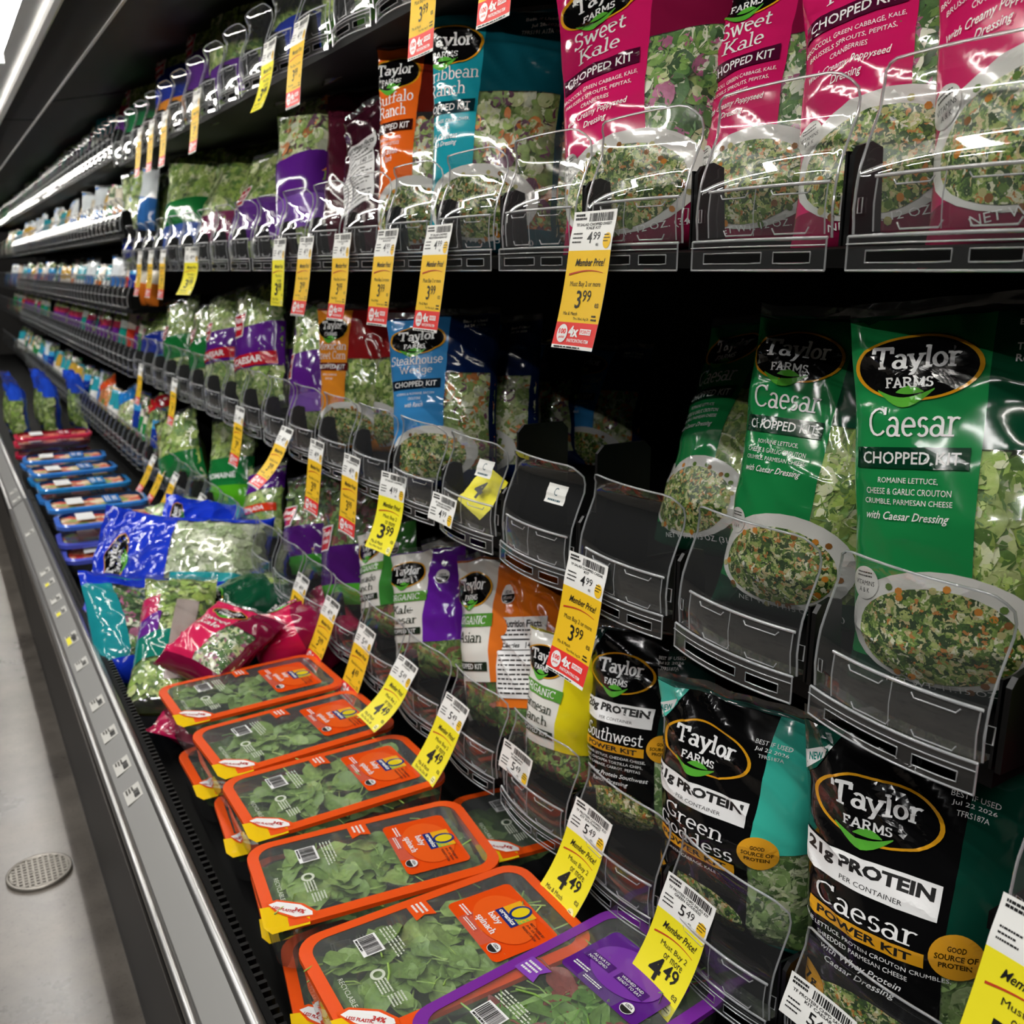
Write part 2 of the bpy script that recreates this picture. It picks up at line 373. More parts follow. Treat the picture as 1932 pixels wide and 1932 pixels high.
# ------------------------------------------------------------------ the store shell
def concrete():
    mt, nt, b = _new('polished_concrete'); L = nt.links.new
    tc = nt.nodes.new('ShaderNodeTexCoord'); n = nt.nodes.new('ShaderNodeTexNoise'); n.inputs['Scale'].default_value = 3; n.inputs['Detail'].default_value = 9; n.inputs['Roughness'].default_value = .65
    cr = nt.nodes.new('ShaderNodeValToRGB'); cr.color_ramp.elements[0].position = .32; cr.color_ramp.elements[0].color = lin('#423d38'); cr.color_ramp.elements[1].position = .7; cr.color_ramp.elements[1].color = lin('#756e65')
    n2 = nt.nodes.new('ShaderNodeTexNoise'); n2.inputs['Scale'].default_value = 140; n2.inputs['Detail'].default_value = 2
    cr2 = nt.nodes.new('ShaderNodeValToRGB'); cr2.color_ramp.elements[0].position = .3; cr2.color_ramp.elements[0].color = (.45, .43, .4, 1); cr2.color_ramp.elements[1].position = .42; cr2.color_ramp.elements[1].color = (1, 1, 1, 1)
    mx = nt.nodes.new('ShaderNodeMixRGB'); mx.blend_type = 'MULTIPLY'; mx.inputs[0].default_value = .5
    L(tc.outputs['Object'], n.inputs['Vector']); L(tc.outputs['Object'], n2.inputs['Vector']); L(n.outputs[0], cr.inputs[0]); L(n2.outputs[0], cr2.inputs[0]); L(cr.outputs[0], mx.inputs[1]); L(cr2.outputs[0], mx.inputs[2]); L(mx.outputs[0], b.inputs['Base Color'])
    rr = nt.nodes.new('ShaderNodeMapRange'); rr.inputs[3].default_value = .2; rr.inputs[4].default_value = .38; L(n.outputs[0], rr.inputs[0]); L(rr.outputs[0], b.inputs['Roughness'])
    return mt
mb = MB(); mb.box((-5, -3, -.06), (1.5, 15, 0), concrete()); tag(mb.build('floor', smooth=False), kind='structure')
mb = MB(); mb.box((-5, -3, 4.2), (3, 15, 4.3), plain('ceiling_grey', '#55565a', .9)); tag(mb.build('ceiling', smooth=False), kind='structure')
mb = MB(); mb.box((-5, 14.6, 0), (3, 14.8, 4.2), plain('wall_far_grey', '#3a3836', .8)); tag(mb.build('wall_far', smooth=False), kind='structure')
mb = MB(); mb.box((1.3, -3, 0), (1.4, 15, 4.2), plain('wall_side_grey', '#2a2a2c', .8)); tag(mb.build('wall_right', smooth=False), kind='structure')

# floor drain
p = atZ(75, 1648, 0.)
d = empty('floor_drain', loc=(p.x, p.y, 0)); tag(d, 'round perforated metal drain cover set in the concrete floor', 'drain')
steel = plain('drain_steel', '#8f8a82', .4, .8); n = 40; rd = .075
mb = MB()
mb.grid([[(rd * r * math.cos(2 * math.pi * i / n), rd * r * math.sin(2 * math.pi * i / n), h) for r, h in ((1, .0005), (1, .009), (.90, .0095), (.90, .0005))] for i in range(n + 1)], steel)
mb.build('cover_ring', d)
mb = MB(); V = [(rd * .91 * math.cos(2 * math.pi * i / n), rd * .91 * math.sin(2 * math.pi * i / n), .0008) for i in range(n)]; mb.add(V, [tuple(range(n))], plain('drain_cast_iron', '#3d3934', .8)); mb.build('pan', d, False)
mb = MB()
for i in range(-6, 7):
    o_ = i * .0125; hl = math.sqrt(max(0, (rd * .92) ** 2 - o_ * o_))
    if hl > .01: mb.box((o_ - .0022, -hl, .0062), (o_ + .0022, hl, .0088), steel); mb.box((-hl, o_ - .0022, .0062), (hl, o_ + .0022, .0088), steel)
tag(mb.build('grate_bars', d, False), kind='stuff')

# ------------------------------------------------------------------ refrigerated cases
D = .66
SILVER = plain('brushed_rail', '#a9a8a6', .32, .85)
LABELCH = plain('label_channel_grey', '#9a9996', .38, .35)
DARKM = plain('kick_panel_dark', '#141313', .5, 0, .3)
LEDM = bpy.data.materials.new('led_tube'); LEDM.use_nodes = True
_nt = LEDM.node_tree; _e = _nt.nodes.new('ShaderNodeEmission'); _e.inputs[0].default_value = (1, .97, .9, 1); _e.inputs[1].default_value = 64
_nt.links.new(_e.outputs[0], _nt.nodes['Material Output'].inputs[0])
REFL = plain('lamp_reflector', '#4a4846', .28, .9)
T = {1: 1.825, 2: 1.45, 3: 1.05, 4: .66}
T2 = [1.86, 1.57, 1.283, 1.04, .66]
WELL = .50
NT = [0]
def case(y0, y1, tiers, label):
    c = empty('refrigerated_case', loc=(0, y0, 0)); tag(c, label, 'display case')
    def part(name, fn, smooth=False):
        b = MB(); fn(b); o = b.build(name, c, smooth); o.location = (0, -y0, 0); return o
    e = .004
    part('back_panel', lambda b: b.box((1.22, y0 + e, .1), (1.26, y1 - e, 2.3), BLACK))
    for t in tiers:
        part('shelf', lambda b: b.extrude_y([(D + .012, t + .002), (D + .012, t + .018), (1.22, t + .05), (1.22, t + .034)], y0 + e, y1 - e, BLACK))
    part('deck', lambda b: b.extrude_y([(.235, WELL - .02), (.235, WELL), (1.22, WELL + .02), (1.22, WELL - .02)], y0 + e, y1 - e, BLACK))
    def rail(b):
        b.extrude_y([(.228, .56), (.230, .598), (.226, .606), (.219, .609), (.212, .606), (.208, .60), (.208, .56)], y0 + e, y1 - e, SILVER)
        b.extrude_y([(.162, .552), (.157, .556), (.155, .563), (.157, .570), (.162, .573), (.168, .571), (.171, .566), (.171, .552)], y0 + e, y1 - e, SILVER)
    part('bumper_rail', rail, True)
    part('label_channel', lambda b: b.extrude_y([(.169, .566), (.170, .573), (.209, .600), (.209, .56)], y0 + e, y1 - e, LABELCH))
    part('trim_strip', lambda b: b.extrude_y([(.162, .512), (.157, .517), (.157, .543), (.162, .548), (.17, .548), (.17, .512)], y0 + e, y1 - e, plain('rail_dark_trim', '#3b3a3a', .25, .7)), True)
    part('front_panel', lambda b: b.extrude_y([(.174, .12), (.166, .5), (.170, .56), (.235, .56), (.235, .12)], y0 + e, y1 - e, DARKM))
    part('kick_plate', lambda b: b.box((.185, y0 + e, 0), (.235, y1 - e, .12), plain('kick_black', '#121212', .5)))
    def ribs(b):
        y = y0 + .01
        while y < min(y1, 4.2):
            b.box((.231, y, .55), (.252, y + .006, .593), BLACKG); y += .016
        b.box((.231, y0 + e, .50), (.240, y1 - e, .596), BLACK)
    tag(part('air_grille', ribs), kind='stuff')
    part('canopy', lambda b: b.extrude_y([(.12, 1.985), (.12, 2.3), (1.22, 2.3), (1.22, 2.2), (.42, 2.03), (.405, 1.972), (.30, 1.966), (.295, 1.985)], y0 + e, y1 - e, BLACK))
    part('canopy_trim', lambda b: (b.extrude_y([(.276, 1.964), (.276, 1.985), (.30, 1.985), (.30, 1.964), (.294, 1.960), (.282, 1.960)], y0 + e, y1 - e, SILVER), b.extrude_y([(.404, 1.969), (.404, 1.978), (.410, 1.978), (.410, 1.969)], y0 + e, y1 - e, SILVER)))
    part('lamp_housing', lambda b: b.extrude_y([(.125, 1.93), (.125, 1.985), (.276, 1.985), (.276, 1.975), (.15, 1.975), (.135, 1.93)], y0 + e, y1 - e, REFL))
    y = y0 + .03
    while y + .5 < y1:
        yy = min(y + 1.17, y1 - .03)
        seen = any(0 <= px((.215, y + (yy - y) * q / 40, 1.948))[0] <= W_PX and 0 <= px((.215, y + (yy - y) * q / 40, 1.948))[1] <= W_PX for q in range(41) if y + (yy - y) * q / 40 > .2)
        NT[0] += 1
        t = part('light_tube' if seen else 'light_tube_%d_offscreen' % NT[0], lambda b: b.extrude_y([(.215 + .006 * math.cos(k * math.pi / 4), 1.948 + .006 * math.sin(k * math.pi / 4)) for k in range(8)], y, yy, LEDM), True)
        part('tube_socket', lambda b: b.box((.2, yy, 1.94), (.23, yy + .022, 1.975), SILVER))
        y += 1.21
    return c
case(-.42, .374, [.93, 1.33, 1.73], 'near end refrigerated case with a higher pink bag shelf')
case(.378, 3.985, T.values(), 'black open refrigerated salad case with bags behind clear tray fronts')
case(3.995, 7.85, T2, 'further refrigerated case with five close shelves of small produce items')
case(7.86, 12.6, T2, 'farthest refrigerated case at the blurred end of the aisle')

# price slips in the rail channel
def rail_slip(u, v, yel, k):
    p = atX(u, v, .190); y = p.y
    o = empty('rail_label', loc=(.190, y, .5872)); o.rotation_euler = (0, -math.atan2(.028, .047), 0)
    b = MB(); w = .024; h = .015; b.box((-h, -w, .0003), (h, w, .0011), plain('slip_grey', '#c9c7c0', .6)); b.build('slip', o, False)
    A = Art(lambda x, yy, l: (yy, -x, .0011 + l)); A.bars(.006, .006, .026, .010, INK, 12, k); A.lines(-.012, -.004, .018, .016, plain('slip_ink', '#55534e', .6), 3, k)
    if yel: A.up(); A.rect(-.004, .02, -.013, -.002, PAPERY, 1, 1)
    A.build('print', o)
    tag(o, 'small %sshelf label in the grey rail channel of the case' % ('white and yellow ' if yel else 'white '), 'label', 'yellow marked rail labels' if yel else 'plain rail labels')
for k, (u, v, yl) in enumerate([(249, 1474, 0), (227, 1412, 0), (202, 1343, 0), (178, 1278, 0), (150, 1217, 0), (132, 1170, 1), (127, 1143, 1), (108, 1095, 1), (97, 1060, 0), (85, 1032, 1), (75, 998, 0), (45, 920, 0), (20, 858, 0), (13, 835, 0)]):
    rail_slip(u, v, yl, k)

# ------------------------------------------------------------------ clear pusher-tray fronts
TW = .168
def tray_profile(z):
    pts = [(0, .0), (0, .03), (-.002, .05), (.0, .075), (.006, .095), (.015, .115), (.021, .132), (.0205, .146), (.014, .158), (.011, .162)]
    for (a, za), (b, zb) in zip(pts, pts[1:]):
        if z <= zb: k = (z - za) / (zb - za); k = k * k * (3 - 2 * k); return a + (b - a) * k
    return pts[-1][0]
def tray_pt(y, z, off=0., w=TW, hs=1.):
    """local: x back, y along the shelf, z up; bowed outward in plan"""
    return (tray_profile(z / hs) - .011 * (1 - (2 * y / w - 1) ** 2) - off, y, z)
def make_tray(w=TW, hs=1., lite=False):
    root = empty('display_tray', loc=(0, 0, 0))
    H = .160 * hs; rc = .022
    nz, ny = (10, 6) if lite else (16, 10)
    def zt(y):
        d = min(y, w - y)
        return H if d >= rc else H - rc + math.sqrt(max(0, rc * rc - (rc - d) ** 2))
    b = MB(); ys = [0, .002, .006, .013, rc] + [rc + (w - 2 * rc) * i / ny for i in range(1, ny)] + [w - rc, w - .013, w - .006, w - .002, w]
    b.grid([[tray_pt(y, .027 + (zt(y) - .027) * j / nz, 0, w, hs) for j in range(nz + 1)] for y in ys], LENS)
    ln = b.build('lens', root)
    b = MB()
    path = [tray_pt(0, .027 + (H - rc - .027) * j / 10, 0, w, hs) for j in range(10)] + [tray_pt(y, zt(y), 0, w, hs) for y in ys] + [tray_pt(w, .027 + (H - rc - .027) * j / 10, 0, w, hs) for j in range(9, -1, -1)]
    b.tube(path, .0013 if not lite else .0018, RIM, 5); b.build('rim', ln)
    # ticket holder
    b = MB(); y0, y1, z0, z1 = .003, w * .83, .030, .072; off = .005
    def P(y, z, o=off): return tray_pt(y, z, o, w, hs)
    if not lite:
        b.grid([[P(y0 + (y1 - y0) * i / 8, z0 + (z1 - z0) * j / 3) for j in range(4)] for i in range(9)], RAILC)
        b.tube([P(y0 - .002 + (y1 - y0 + .004) * i / 8, z1) for i in range(9)], .0017, RIM, 5)
        b.tube([P(y0, z0 + (z1 - z0) * j / 4) for j in range(5)], .0009, RIM, 4); b.tube([P(y1, z0 + (z1 - z0) * j / 4) for j in range(5)], .0009, RIM, 4)
        b.tube([P(w * .45, z0 + (z1 - z0) * j / 4) for j in range(5)], .0006, RIM, 4)
        for a, c, zz, hh in ((w * .50, w * .72, z1 - .004, .004), (w * .10, w * .34, z1 - .004, .004), (w * .44, w * .68, z0 + .006, .005), (w * .10, w * .32, z0 + .006, .005)):
            b.tube([P(a, zz, .006), P(a + .003, zz - hh, .006), P(c - .003, zz - hh, .006), P(c, zz, .006)], .0008, RIM, 4)
        c0 = w * .93
        b.tube([P(c0, .045, .002), P(c0, .057, .002), P(c0 + .005, .057, .002), P(c0 + .005, .045, .002)], .0007, RIM, 4, True)
        b.tube([P(-.001, .045, .001), P(-.001, .06, .001), P(-.007, .06, .001), P(-.007, .045, .001)], .0008, RIM, 4, True)
    else:
        b.tube([P(i * w / 6, z1 * hs) for i in range(7)], .002, RIM, 4)
    b.build('ticket_holder', root)
    # base rail with slots
    b = MB(); zs = [0, .006, .0155, .027]
    cuts = [0, w * .08, w * .30, w * .38, w * .86, w]
    sub = []
    for a, c in zip(cuts, cuts[1:]):
        n = max(1, int((c - a) / .02)); sub.append([a + (c - a) * i / n for i in range(n + 1)])
    for si, ys2 in enumerate(sub):
        for zi in range(3):
            if zi == 1 and si in (1, 3): continue
            b.grid([[P(y, zs[zi], .006), P(y, zs[zi + 1], .006)] for y in ys2], RAILC)
    al = [w * i / 10 for i in range(11)]
    b.tube([P(y, 0, .006) for y in al], .0011, RIM, 4); b.tube([P(y, .027, .005) for y in al], .0016, RIM, 4)
    if not lite:
        b.tube([P(y, .021, .0075) for y in al], .0007, RIM, 4)
        for a, c in ((w * .08, w * .30), (w * .38, w * .86)):
            q = [P(a, .0065, .0065), P(a, .015, .0065)] + [P(a + (c - a) * i / 4, .0155, .0065) for i in range(5)] + [P(c, .0065, .0065)] + [P(c - (c - a) * i / 4, .006, .0065) for i in range(4)]
            b.tube(q, .0007, RIM, 4, True)
        for yy in (0, w): b.tube([P(yy, 0, .006), P(yy, .027, .006)], .0011, RIM, 4)
        b.grid([[P(y, .027, .006), P(y, .027, -.018)] for y in al], RAILC)
    b.build('base_rail', root)
    b = MB(); yd = -.012
    pr = [(.0, .02), (.0, .092), (.006, .100), (.02, .104), (.034, .100), (.040, .032), (.36, .026), (.36, .02)]
    pr = [(x + .006, z) for x, z in pr]
    n = len(pr); V = [(x, yd, z) for x, z in pr] + [(x, yd + .005, z) for x, z in pr]
    b.add(V, [tuple(range(n))[::-1], tuple(range(n, 2 * n))] + [(i, (i + 1) % n, n + (i + 1) % n, n + i) for i in range(n)], BLACKG)
    if not lite: b.box((.008, yd + .009, .02), (.04, yd + .0115, .096), BLACKG)
    b.build('divider', root, False)
    return root
YK = lambda k: .385 + .19 * k
proto = make_tray(); used = False
HOLD = {(2, 0): 'before the pink bag with the broad lettuce window', (2, 1): 'before the straight standing pink bag', (2, 2): 'with the gold tag before the tilted pink bag', (2, 3): 'before the rear teal bag', (2, 4): 'with a gold tag before the front teal bag', (2, 5): 'with a gold tag before the orange and brown bag',
        (2, 6): 'with a gold tag beside the maroon nutrition panel bag', (2, 7): 'with a gold tag before the maroon edge', (2, 8): 'before the slim purple banded slaw bag', (3, 0): 'before the upright green caesar bag', (3, 1): 'before the leaning green caesar bag', (3, 2): 'with a gold tag and nothing behind it, beside the green bags',
        (3, 5): 'before the light blue steakhouse bag', (3, 6): 'between the blue and the street corn bags', (3, 7): 'before the orange street corn bag', (3, 8): 'before the small purple lettuce bag', (4, 0): 'with a white slip before the black and green caesar protein bag', (4, 1): 'before the mint sided protein bag', (4, 2): 'before the southwest protein bag',
        (4, 3): 'with a white slip before the yellow topped organic bag', (4, 4): 'before the orange nutrition panel bag', (4, 5): 'before the tilted orange sided bag', (4, 6): 'before the white and purple kale bag', (4, 7): 'before the white avocado ranch bag', (4, 8): 'before the dark leaf bag with the red badge'}
ORD = {1: 'top shelf', 2: 'second shelf from the top', 3: 'third shelf from the top', 4: 'lowest shelf above the well'}
for t, z in T.items():
    for k in range(0, 19):
        o = copy_tree(proto) if used else proto; used = True
        o.location = (D, YK(k), z)
        if (t, k) in HOLD: tag(o, 'clear curved tray front ' + HOLD[(t, k)], 'tray', 'tray fronts on the ' + ORD[t])
        else: tag(o, 'clear curved plastic tray front on the %s of the salad case' % ORD[t], 'tray', 'tray fronts on the ' + ORD[t])
        if t == 3 and k in (3, 4):
            tag(o, 'empty clear tray front with a C sticker, %s' % ('tall black divider showing at its open side' if k == 3 else 'a crumpled yellow slip lying inside'), 'tray')
            st = MB(); P = lambda x, y, l: Vector(tray_pt(TW * .27 - x, .118 + y, l + .0004))
            A = Art(P, .0002); A.rect(-.019, .019, -.012, .012, plain('sticker_white', '#d9d9d4', .5)); A.up(); A.text('C', 0, .003, .007, .010, plain('ink_teal', '#174a56', .5)); A.lines(0, -.008, .026, .003, plain('ink_teal', '#174a56', .5), 1, 3, .8)
            A.build('sticker', o)
            b = MB(); b.extrude_y([(.03, .02), (.03, .178), (.04, .188), (.105, .188), (.115, .178), (.115, .02)], -.0125, -.0075, BLACKG); b.build('tall_divider', o, False)
for k in (-1.08, -2.08):
    o = copy_tree(proto); o.location = (D, YK(k), .93); tag(o, 'clear curved tray front on the pink bag shelf of the near end case', 'tray', 'tray fronts of the near end case')
lite = make_tray(.118, .92, True); used = False
for i, z in enumerate(T2):
    for bay, yb, n in ((0, 4.01, 31), (1, 7.9, 12)):
        for k in range(n):
            o = copy_tree(lite) if used else lite; used = True
            o.location = (D, yb + .122 * k, z)
            tag(o, 'narrow clear tray front in a close row on %s shelf of the further cases' % ('the highest', 'the second', 'the middle', 'the fourth', 'the lowest')[i], 'tray', 'narrow tray fronts, further shelf %s' % 'ABCDE'[i])

mb = MB()
for z in T2:
    for k in range(12, 37):
        y0 = 7.9 + .122 * k
        mb.grid([[(D + p[0], y0 + p[1], z + p[2]) for p in (tray_pt(.118 * i / 4, q, 0, .118, .92) for q in (.0, .03, .075, .12, .147))] for i in range(5)], LENS)
        mb.tube([(D + p[0], y0 + p[1], z + p[2]) for p in (tray_pt(.118 * i / 4, .147, 0, .118, .92) for i in range(5))], .002, RIM, 4)
tag(mb.build('distant_tray_fronts'), 'blurred rows of clear tray fronts at the far end of the aisle', 'tray row', kind='stuff')

# ------------------------------------------------------------------ hanging price tags
def price_tag(t, k, kind, big='3', cents='99', reg='4', rc='99', a0=4, a1=14, name=('',), what='', dy=0., W=.080, scale=1., twist=0., must=1, date='Thru Wed. Aug 26', zt=None):
    h = .108 if t == 4 and zt is None else .064; z = (zt or T[t]) + h; yy = YK(k) + TW - .004 - W / 2 + dy
    bow = .011 * (1 - (2 * (yy - YK(k)) / TW - 1) ** 2)
    o = empty('price_tag', loc=(D + tray_profile(h) - bow - (.0085 if h < .1 else .0045), yy, z)); o.rotation_euler = (0, 0, R(-90 + twist))
    Lw, Ly, Lr = .043 * scale, (.094 if kind == 'yellow' else .080) * scale, (.030 if kind == 'gold' else 0)
    if kind == 'white': Ly = 0
    Lt = Lw + Ly + Lr
    N = 40; pts = [(0., 0.)]
    for i in range(N):
        f = (i + .5) / N; l = f * Lt
        if l < Lw: a = R(a0 + 10 * math.sin(l / Lw * math.pi))
        else: g = (l - Lw) / max(1e-4, Lt - Lw); a = R(a0 + 3 + (a1 - a0) * g)
        q = pts[-1]; pts.append((q[0] - math.sin(a) * Lt / N, q[1] - math.cos(a) * Lt / N))
    def S(x, l, off=0.):
        f = max(0, min(.9999, l / Lt)) * N; i = int(f); f -= i; p, q = pts[i], pts[i + 1]
        nx, nz = -(p[1] - q[1]), (p[0] - q[0]); ln = math.hypot(nx, nz); c = .0016 * (x / (W / 2)) ** 2
        return (x, p[0] + (q[0] - p[0]) * f + nx / ln * off - c, p[1] + (q[1] - p[1]) * f + nz / ln * off)
    def sheet(name, l0, l1, mat, wd=1.):
        b = MB(); n = max(2, int((l1 - l0) / .006)); xs = [W * wd * (i / 6 - .5) for i in range(7)]
        b.grid([[S(x, l0 + (l1 - l0) * j / n) for j in range(n + 1)] for x in xs], mat)
        b.grid([[S(x, l0 + (l1 - l0) * j / n, -.0004) for j in range(n + 1)] for x in xs], WHITE)
        return b.build(name, o)
    sheet('header', 0, Lw, WHITE)
    F = lambda x, y, l: S(x, -y, l + .0002)
    A = Art(F, .0002, .0001); A.S = F
    A.bars(.012, -.007, .046, .009, INK, 24, k); A.lines(-.026, -.006, .02, .008, INK, 2, k + 3)
    for i, q in enumerate(name):
        if q: A.text(q, .0, -.0145 - .004 * i, min(.066, .0034 * len(q)), .0031, INK, bold=.02)
    A.lines(-.026, -.029, .018, .014, INK, 3, k + 5, .35)
    A.text(reg, -.004, -.029, .009, .0125, INK, bold=.01); A.text(rc, .009, -.0275, .013, .0085, INK); A.text('ea', .012, -.037, .005, .003, INK)
    A.ell(.030, -.033, .0075, .0085, PAPERG); A.up(); A.lines(.030, -.030, .013, .010, INK, 3, k, .4)
    A.build('header_print', o)
    if Ly:
        body = sheet('offer_panel', Lw, Lw + Ly, PAPERY if kind == 'yellow' else PAPERG)
        A = Art(F, .0004, .0001); y0 = -Lw
        A.text('Member Price!', .004, y0 - .013, .056, .0085, INK, 'script', .012)
        n = 14
        V, Fc = [], []
        for i in range(n + 1):
            g = i / n; x = -.033 + .064 * g; y = y0 - .0265 + .0045 * math.sin(g * math.pi * .85); h = .0011 * (1 - .75 * g); V += [(x, y - h), (x, y + h)]
            if i: Fc.append((2 * i - 2, 2 * i, 2 * i + 1, 2 * i - 1))
        A.tris(V, Fc, INKR)
        if kind == 'yellow':
            A.text('Must Buy 2', .004, y0 - .033, .044, .008, INK); A.text('or more', .008, y0 - .0425, .031, .0062, INK)
            A.text(big, -.010, y0 - .060, .019, .026, INK, bold=.025); A.text(cents, .013, y0 - .055, .023, .017, INK, bold=.015)
            A.text('Mix & Match', -.012, y0 - .080, .036, .006, INK); A.text(date, -.011, y0 - .088, .042, .0052, INK)
            A.text('ea', .031, y0 - .071, .009, .0055, INK); A.ell(.030, y0 - .086, .0065, .0065, plain('paper_pale_yellow', '#f5efa6', .6)); A.up(); A.lines(.030, y0 - .086, .009, .006, INK, 2, k, .4)
        else:
            A.text('Must Buy 2 or more', .001, y0 - .0375, .058, .0075, INK)
            A.text(big, -.008, y0 - .054, .010, .020, INK, bold=.01); A.text(cents, .007, y0 - .050, .016, .013, INK)
            A.text('ea', .030, y0 - .060, .008, .005, INK); A.text('Mix & Match', -.018, y0 - .070, .026, .004, INK); A.text(date, .004, y0 - .076, .030, .004, INK); A.lines(.030, y0 - .074, .012, .008, INK, 2, k, .5)
        A.build('offer_print', o)
    if Lr:
        y0 = -(Lw + Ly); sheet('points_panel', Lw + Ly, Lt - .004, PAPERR); sheet('footer_strip', Lt - .004, Lt, WHITE)
        A = Art(F, .0004, .0001); yc = y0 - .013
        A.ell(-.025, yc, .0095, .0105, INKW, .82); A.ell(-.025, yc, .0078, .0088, INKW); A.up()
        A.text('100', -.025, yc + .0025, .013, .0062, PAPERR, bold=.04); A.text('points', -.025, yc - .0045, .011, .0042, PAPERR, 'script', .02)
        A.text('4x', -.004, yc + .003, .019, .0125, INKW, bold=.04); A.rect(.008, .030, yc + .000, yc + .0065, INKW, 3, 1); A.up(); A.text('POINTS', .019, yc + .0032, .019, .0042, PAPERR, bold=.02)
        A.text('PARTICIPATING ITEM', .008, yc - .0075, .042, .0040, INKW, bold=.02); A.lines(0, y0 - .0282, .07, .002, INK, 1, k, .7)
        A.build('points_print', o)
    col = {'yellow': 'neon yellow', 'gold': 'gold red', 'white': 'small white'}[kind]
    tag(o, '%s price tag %s' % (col, what), 'price tag')
    return o
K2 = 'under second shelf '
price_tag(2, 2, 'gold', name=('TF SALAD CHOPPED SWEET', 'KALE KIT'), what=K2 + 'in front of a tilted pink bag')
price_tag(2, 4, 'gold', name=('TF SALAD CHOPPED', 'MEDITERRANEAN KIT'), a0=6, a1=8, what=K2 + 'in front of the teal bags')
price_tag(2, 5, 'gold', name=('TF SALAD CHOPPED BUFFALO', 'RANCH KIT'), a0=6, a1=6, what=K2 + 'in front of the orange and brown bag', dy=-.01)
price_tag(2, 6, 'gold', name=('TF SALAD CHOPPED', 'KIT'), a0=2, a1=10, what=K2 + 'in front of the tray beside the orange bag', dy=.0)
price_tag(2, 7, 'gold', name=('TF SALAD CHOPPED', 'KIT'), a0=4, a1=12, what=K2 + 'below the maroon bags')
price_tag(2, 8, 'yellow', '3', '99', name=('SALAD KIT',), a0=2, a1=4, what=K2 + 'below the purple banded bag', dy=-.03)
price_tag(2, 12, 'yellow', '3', '99', name=('SALAD KIT',), a0=2, a1=34, what=K2 + 'and flaring outward below lettuce bags', twist=14)
for i, k in enumerate((14, 15, 16)): price_tag(2, k, 'gold', a0=3, a1=9 + 3 * i, what=K2 + ('beside the flaring yellow one', 'second beyond the flaring yellow one', 'third beyond the flaring yellow one')[i])
K1 = 'under top shelf '
price_tag(1, 4, 'gold', name=('SALAD KIT',), a0=4, a1=2, what=K1 + 'above the orange and brown bag', dy=.02)
price_tag(1, 3, 'gold', name=('SALAD KIT',), a0=4, a1=4, what=K1 + 'above the teal bags', dy=.0)
price_tag(1, 7, 'gold', name=('SALAD KIT',), a0=8, a1=2, what=K1 + 'above the maroon bags', dy=-.04)
price_tag(1, 8, 'yellow', '3', '99', name=('SALAD KIT',), a0=4, a1=26, what=K1 + 'above the purple banded bag', dy=-.04)
for i, k in enumerate((11, 13, 14, 15)): price_tag(1, k, 'gold', a0=4, a1=8, what=K1 + ('above the tall pale romaine bag', 'above the green and blue banded bag', 'above the yellow green lettuce bag', 'above the navy footed bag')[i])
K3 = 'under third shelf '
price_tag(3, 2, 'gold', name=('TF SALAD CHOPPED CAESAR', 'KIT'), a0=5, a1=16, what=K3 + 'beside the dark green bags')
price_tag(3, 4, 'white', name=('TF SALAD CHOPPED', 'AVOCADO RANCH'), a0=8, what='on the empty tray with a C sticker')
price_tag(3, 5, 'yellow', name=('TF SALAD CHOPPED',), a0=4, a1=30, what=K3 + 'in front of the blue bag', twist=8)
price_tag(3, 6, 'gold', name=('TF SALAD CHOPPED',), a0=3, a1=4, what=K3 + 'next to the blue bag')
price_tag(3, 7, 'gold', name=('TF SALAD CHOPPED',), a0=4, a1=6, what=K3 + 'in front of the orange street corn bag')
price_tag(3, 8, 'gold', a0=20, a1=52, what=K3 + 'and curling away beyond the street corn bag')
for i, k in enumerate((10, 14, 17)): price_tag(3, k, 'gold', a0=4, a1=14, what=K3 + ('below the purple caesar bag', 'above the green romaine bag', 'above the red topped bag')[i])
K4 = 'at lowest shelf '
price_tag(4, -1.08, 'yellow', '1', '99', '4', '55', name=('TF SALAD',), a0=12, a1=20, what='on the higher near shelf of the pink footed bag', date='Thru Tue. Dec. 08', zt=.93)
price_tag(4, 0, 'white', name=('TF PROTEIN CHPD SALAD', 'KIT CAESAR'), reg='5', rc='49', a0=14, what='under the black and white caesar bag')
price_tag(4, 1, 'yellow', '4', '49', '5', '49', name=('TF PROTEIN CHPD SALAD KIT', 'GREEN GODDESS'), a0=14, a1=42, what=K4 + 'before the black and mint bag', date='Thru Tue. Dec. 08')
price_tag(4, 2, 'yellow', '4', '49', '5', '49', name=('TF PROTEIN CHOPPED SLD', 'KIT SOUTHWEST'), a0=14, a1=42, what=K4 + 'over the purple rimmed box', date='Thru Tue. Dec. 08')
price_tag(4, 3, 'white', name=('TF ORGANIC', 'PARMESAN'), reg='5', rc='49', a0=8, what='on the tray in front of the yellow topped bag')
price_tag(4, 4, 'yellow', '4', '49', '5', '49', name=('TF ORGANIC',), a0=20, a1=38, what=K4 + 'below the orange bags', date='Thru Tue. Dec. 08')
price_tag(4, 5, 'yellow', '4', '49', '5', '49', name=('TF ORGANIC',), a0=24, a1=62, what=K4 + 'and curling up below the white kale bag', date='Thru Tue. Dec. 08')
price_tag(4, 6, 'gold', '4', '49', '5', '49', name=('TF ORGANIC',), a0=14, a1=22, what=K4 + 'over the second spinach box')
price_tag(4, 7, 'gold', '3', '99', name=('TF SALAD',), a0=16, a1=26, what=K4 + 'over the last spinach box')
price_tag(4, 8, 'gold', '4', '99', name=('TF SALAD',), a0=14, a1=14, what=K4 + 'over the pink bags in the well')
for i, k in enumerate((11, 13, 15, 16, 17)): price_tag(4, k, 'yellow' if i < 2 else 'gold', '3', '99', a0=20, a1=34, what=K4 + ('over the front blue bag', 'over the rear blue bag', 'above the blue trays', 'second above the blue trays', 'third above the blue trays')[i])

